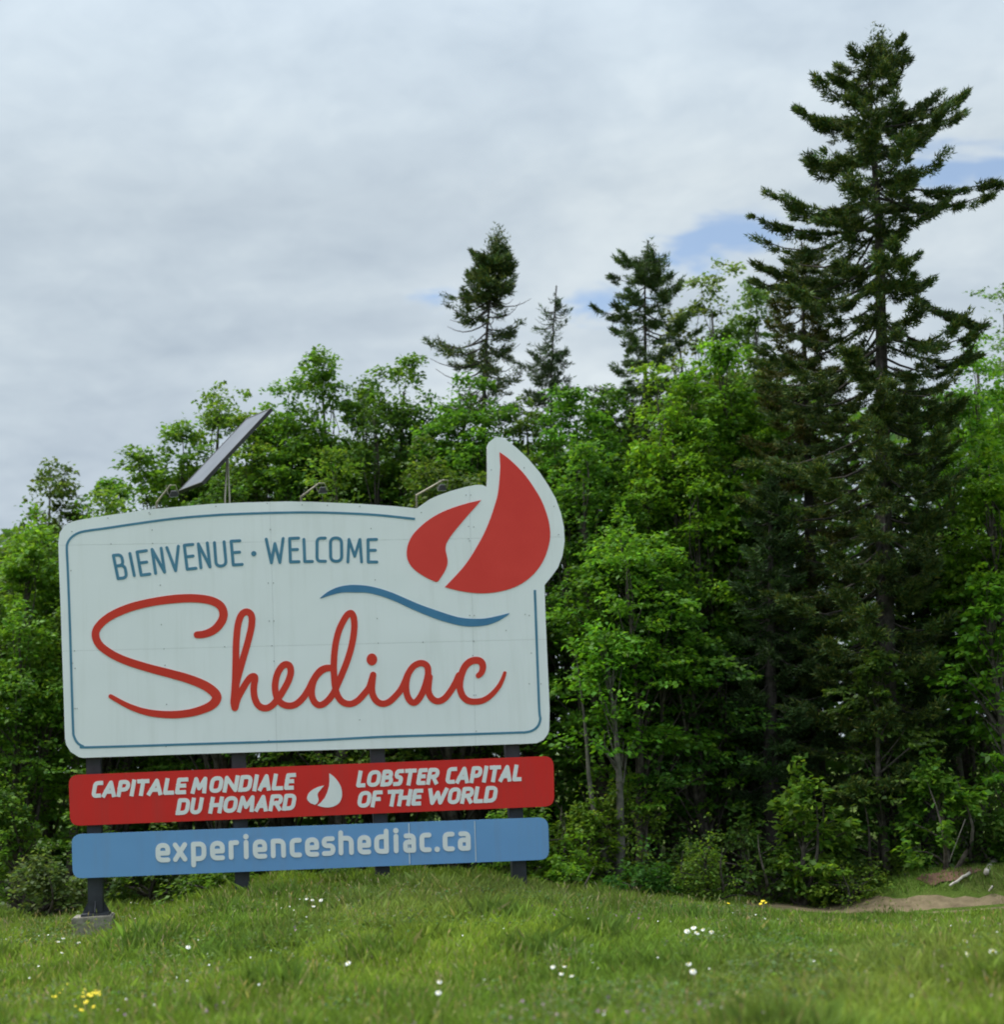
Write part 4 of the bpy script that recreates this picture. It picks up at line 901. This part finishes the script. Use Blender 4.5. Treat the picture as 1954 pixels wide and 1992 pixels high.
hgt = (.075+.05*np.clip(p1+.3, 0, 1)+.11*np.clip(p2+.0, 0, 1)**1.2+.05*np.clip(p3, 0, 1))*RNG.uniform(.5, 1.5, n)
hgt = hgt*(1.08+.25*np.clip(p2, 0, 1))
nearpost = np.zeros(n, bool)
for (q_, _g) in posts[1:]: nearpost |= np.hypot(xx-q_.x, yy-q_.y+.2) < .35
hgt = np.where(nearpost, hgt*1.15+.02, hgt)
hgt = hgt*(1-.45*sst(1.0, 2.6, xx)*sst(14.8, 16.5, yy)); hgt = np.where((np.abs(xx-b0.x) < .5) & (yy > b0.y-2.2) & (yy < b0.y), hgt*.5, hgt); _pb = (xx > pp[0].x) & (yy > np.interp(xx, [q.x for q in lo_], [q.y for q in lo_])-.05) & (yy < np.interp(xx, [q.x for q in hi_], [q.y for q in hi_])+.1); hgt = np.where(_pb, hgt*.45, hgt)
a = RNG.uniform(0, 6.28, n); w = RNG.uniform(.003, .0065, n)*(.8+.03*yy)
P = np.stack([xx, yy, gz(xx, yy)-.01], 1); s = np.stack([np.cos(a), np.sin(a), 0*a], 1)*w[:, None]
ld = RNG.uniform(0, 6.28, n); le = np.abs(RNG.normal(0, .38, n))*hgt
mid = P+np.stack([np.cos(ld)*le*.3, np.sin(ld)*le*.3, hgt*.6], 1); tip = P+np.stack([np.cos(ld)*le, np.sin(ld)*le, hgt], 1)
V = np.stack([P-s, P+s, mid+s*.75, tip], 1)
c1, c2, c3, c4 = [np.array(q) for q in ((.155, .260, .046), (.225, .330, .052), (.105, .195, .042), (.30, .29, .13))]
m1 = np.clip(.5+p1*1.3, 0, 1)[:, None]; T_ = c1*(1-m1)+c2*m1
m2 = np.clip(p2*1.8-.25, 0, 1)[:, None]; T_ = T_*(1-m2*.75)+c3*m2*.75
m3 = (np.clip(p4*2.2-.35, 0, 1)*.24)[:, None]; T_ = T_*(1-m3)+c4*m3
dry = (RNG.uniform(0, 1, n) < .045)[:, None]; T_ = np.where(dry, c4*1.1, T_)
T_ = T_*np.exp(RNG.normal(0, .22, n)+.28*vnoise(xx, yy, 6.5, 41)+.22*vnoise(xx, yy, 2.3, 42))[:, None]
o = obj('grass', np_mesh(V, 4, np.clip(T_, .004, .5)), GRASS); tag(o, 'rough green meadow grass covering the mound below the sign', 'grass', kind='stuff')
# dry stalks standing above the grass
n = 6000; sy = RNG.uniform(9.2, 18.6, n); sxx = RNG.uniform(-1, 1, n)*(sy*.345+1.2); q1 = vnoise(sxx, sy, 1.1, 31)+.4*vnoise(sxx, sy, 6, 32); k_ = (q1 > -.05) & ~((sxx > pp[0].x) & (sy > 16.5)); sxx, sy = sxx[k_], sy[k_]; n = len(sxx)
hh_ = RNG.uniform(.14, .30, n); P = np.stack([sxx, sy, gz(sxx, sy)], 1); a = RNG.uniform(0, 6.28, n); s = np.stack([np.cos(a), np.sin(a), 0*a], 1)*.0016; bend = RNG.normal(0, .04, (n, 2))
mid = P+np.stack([bend[:, 0], bend[:, 1], hh_*.8], 1); tip = P+np.stack([bend[:, 0]*1.5, bend[:, 1]*1.5, hh_], 1)
st_ = np.stack([P-s, P+s, mid+s, mid-s], 1); hd_ = np.stack([mid, (mid+tip)/2+s*3.5, tip, (mid+tip)/2-s*3.5], 1)
tc_ = tint_of([(.30, .28, .14), (.20, .26, .08), (.34, .27, .17)], n, .2)
o = obj('dry_stalks', np_mesh(np.concatenate([st_, hd_]), 4, np.clip(np.concatenate([tc_, tc_*1.1]), .01, .6)), GRASS); tag(o, 'pale dry stalks with seed heads standing above the grass', 'grass stalks', kind='stuff')
# clover and broad leaved weeds in the grass
n = 80000; yy = RNG.uniform(9.2, 18.5, n); xx = RNG.uniform(-1, 1, n)*(yy*.345+1.2); q1 = vnoise(xx, yy, 2.2, 9)+.5*vnoise(xx, yy, 7, 10)
k_ = (q1 > .12) & ~((xx > pp[0].x) & (yy > 15.5)); xx, yy = xx[k_], yy[k_]; n = len(xx)
P = np.stack([xx, yy, gz(xx, yy)+RNG.uniform(.03, .17, n)], 1); V = leaves(P, RNG.normal(0, .6, (n, 3)), .034, None, droop=0, tilt=.4, ratio=.8)
o = obj('ground_cover', np_mesh(V, 4, tint_of([(.12, .20, .05), (.09, .18, .04), (.15, .19, .08)], n)), LEAF); tag(o, 'clover and small broad leaved weeds among the grass', 'weeds', kind='stuff')
n = 2600; yy = RNG.uniform(9.2, 17, n); xx = RNG.uniform(-1, 1, n)*(yy*.345+1); q1 = vnoise(xx, yy, 1.6, 21)+.4*vnoise(xx, yy, 5, 22); k_ = q1 > .38; xx, yy = xx[k_], yy[k_]; n = len(xx)
P = np.stack([xx, yy, gz(xx, yy)+RNG.uniform(.12, .2, n)], 1); V = leaves(P, RNG.normal(0, .6, (n, 3)), .022, None, droop=-.5, tilt=1, ratio=1.)
o = obj('seed_heads', np_mesh(V, 4), MPETAL); tag(o, 'faded mauve clover heads and seed heads scattered in the grass', 'wildflowers', kind='stuff')

n = 170; yy = RNG.uniform(9.6, 17, n); xx = RNG.uniform(-1, 1, n)*(yy*.345+.5); q1 = vnoise(xx, yy, 1.9, 51); k_ = q1 > -.1; xx, yy = xx[k_], yy[k_]; n = len(xx)
P = np.stack([xx, yy, gz(xx, yy)+RNG.uniform(.10, .19, n)], 1); a_ = RNG.uniform(0, 6.28, n); rr_ = RNG.uniform(.004, .009, n)[:, None]
V = np.stack([P+rr_*np.stack([np.cos(a_+k*1.047), np.sin(a_+k*1.047)*.8, .5*np.sin(a_+k*1.047)], 1) for k in range(6)], 1)
o = obj('small_blooms', np_mesh(V, 6), PETAL); tag(o, 'tiny white blooms dotted through the grass', 'wildflowers', kind='stuff')

# ------------------------------------------------------------------ wild flowers
def flower_bm(bm_head, bm_stem, c, g, r_, petals=10, tilt=None):
    tl_ = Vector((random.uniform(-.35, .35), random.uniform(-.9, -.2), 1)).normalized()
    a = tl_.cross(Vector((0, 1, .2))).normalized(); b_ = tl_.cross(a)
    cv = bm_head.verts.new(c+tl_*r_*.25)
    ring = []
    for k_ in range(petals*2):
        an = math.pi*k_/petals; rr = r_*(1 if k_ % 2 == 0 else .72); ring.append(bm_head.verts.new(c+(a*math.cos(an)+b_*math.sin(an))*rr))
    for k_ in range(len(ring)): bm_head.faces.new((cv, ring[k_], ring[(k_+1) % len(ring)]))
    add_tube(bm_stem, [Vector((c.x+random.uniform(-.02, .02), c.y+.01, g)), c-tl_*.004], .0022, 4, False)
def patch(name, label, cat, pts, r_, mat, group, hgt_=.2):
    ps = []
    for q in pts:
        gp = on_ground(q[0], q[1]+(34 if mat is YPETAL else 19)); v = ray(*q); c = CAM+v*((gp.y-.02)/v.y); c.z = max(c.z, gzf(c.x, c.y)+.14); ps.append(c)
    ctr_ = sum(ps, Vector())/len(ps); root_ = empty(name, (ctr_.x, ctr_.y, gzf(ctr_.x, ctr_.y)), label, cat, group)
    for c in ps:
        h_, s_ = bmesh.new(), bmesh.new(); flower_bm(h_, s_, c, gzf(c.x, c.y)-.01, r_*random.uniform(.85, 1.15)); so = obj('stem', from_bm(s_), STEM, root_); obj('flower_head', from_bm(h_), mat, root_)
        if mat is PETAL:
            e_ = bmesh.new(); bmesh.ops.create_icosphere(e_, subdivisions=1, radius=r_*.28, matrix=Matrix.Translation(c+Vector((0, -.3, 1)).normalized()*r_*.3)); obj('flower_eye', from_bm(e_), YPETAL, root_)
GF = 'daisy clumps in the grass'
bz = lambda *q: [(980+x/1.955, 1680+y/1.955) for x, y in q]; bl_ = lambda *q: [(x/1.943, 1680+y/1.943) for x, y in q]
patch('daisy', 'clump of five white daisies in the middle of the right hand grass', 'flowers', bz((700, 280), (725, 265), (738, 288), (760, 272), (793, 285)), .027, PETAL, GF)
patch('daisy', 'single daisy farthest to the right in the grass', 'flower', bz((1868, 376)), .036, PETAL, GF)
patch('daisy', 'pair of large daisies near the right edge, one just above the other', 'flowers', bz((1760, 332), (1770, 385)), .034, PETAL, GF)
patch('daisy', 'loose group of four small daisies right of the bottom centre', 'flowers', bz((190, 427), (234, 425), (222, 455), (262, 463)), .019, PETAL, GF)
patch('daisy', 'two daisies beside a faded mauve clover in the lower middle', 'flowers', bz((707, 418), (724, 449)), .027, PETAL, GF)
patch('daisy', 'daisy cut by the bottom edge right of centre', 'flower', bz((842, 598)), .024, PETAL, GF)
patch('daisy', 'two daisies one above the other in the grass left of bottom centre', 'flowers', bl_((1664, 483), (1660, 528)), .024, PETAL, GF)
patch('daisy', 'lone daisy in the lower middle of the grass below the third post', 'flower', bl_((1317, 405)), .027, PETAL, GF)
patch('daisy', 'lone daisy in the grass right of the yellow flowers', 'flower', bl_((712, 338)), .022, PETAL, GF)
patch('daisy', 'four daisies in the grass below the blue board, near the third post', 'flowers', bl_((1160, 147), (1182, 152), (1214, 153), (1186, 177)), .020, PETAL, GF)
patch('daisy', 'group of small daisies left of the yellow flowers below the footing', 'flowers', bl_((220, 311), (239, 298), (235, 356), (298, 316)), .020, PETAL, GF)
patch('daisy', 'daisies right beside the leftmost post', 'flowers', bl_((497, 152), (515, 156)), .020, PETAL, GF)
yf = bl_((350, 440), (340, 460), (322, 462), (350, 466), (318, 482), (345, 478), (362, 482), (318, 495), (335, 500), (352, 492), (372, 490), (375, 500), (316, 508), (345, 505), (325, 530), (360, 495))
patch('yellow_wildflower', 'bright yellow flowering plant in the lower left grass', 'flowers', yf, .020, YPETAL, 'yellow wildflowers')
patch('yellow_wildflower', 'thin row of small yellow flowers left of the bright yellow plant', 'flowers', bl_((195, 508), (210, 507), (228, 490), (235, 480), (256, 455)), .014, YPETAL, 'yellow wildflowers')
patch('yellow_wildflower', 'few small yellow flowers below the bright yellow plant', 'flowers', bl_((285, 548), (305, 562), (312, 565), (354, 550)), .013, YPETAL, 'yellow wildflowers')
patch('yellow_wildflower', 'small yellow flowers at the left end of the dirt path', 'flowers', bz((985, 142), (992, 140), (998, 148), (978, 152), (856, 150)), .020, YPETAL, 'yellow wildflowers')

# fallen wood along the path
GW = 'fallen branches by the dirt path'
for (lb, a_, b2, r_, dz0, dz1, m_) in (('short pale birch log lying on the soil bank at the right edge', (1931, 1684), (1916, 1706), .045, .05, .04, DEADWOOD), ('pale curved stick lying on the soil bank left of the log', (1886, 1701), (1846, 1727), .02, .03, .03, DEADWOOD),
        ('thin leaning twig standing at the dark edge of the wood', (1879, 1593), (1847, 1667), .0045, 0, 0, BARK_GREY), ('small bleached stick lying on the far edge of the dirt path', (1545, 1741), (1562, 1751), .018, .02, .02, DEADWOOD), ('thin stick right of the log at the right edge', (1929, 1728), (1922, 1738), .012, .03, .03, DEADWOOD)):
    if 'leaning' in lb: B_ = on_ground(b2[0], 1740); B_ = at(b2[0], b2[1]+10, 19.2); A_ = at(*a_, 19.4)
    else:
        A_ = on_ground(*a_)+Vector((0, -.05, dz0)); B_ = on_ground(*b2)+Vector((0, -.05, dz1))
        if (A_-B_).length > .9: A_ = B_+(A_-B_).normalized()*.9
    bm = bmesh.new(); n_ = 6; pts = [A_.lerp(B_, i/n_)+Vector((random.uniform(-1, 1), random.uniform(-1, 1), random.uniform(-1, 1)))*r_*.4 for i in range(n_+1)]
    add_tube(bm, pts, [r_*(1-.3*i/n_) for i in range(n_+1)], 7); fix_normals(bm)
    o = obj('fallen_branch', from_bm(bm, True), m_); tag(o, lb, 'branch', GW)

print('TRIS', sum(len(m.loops)-2*len(m.polygons) for m in bpy.data.meshes))
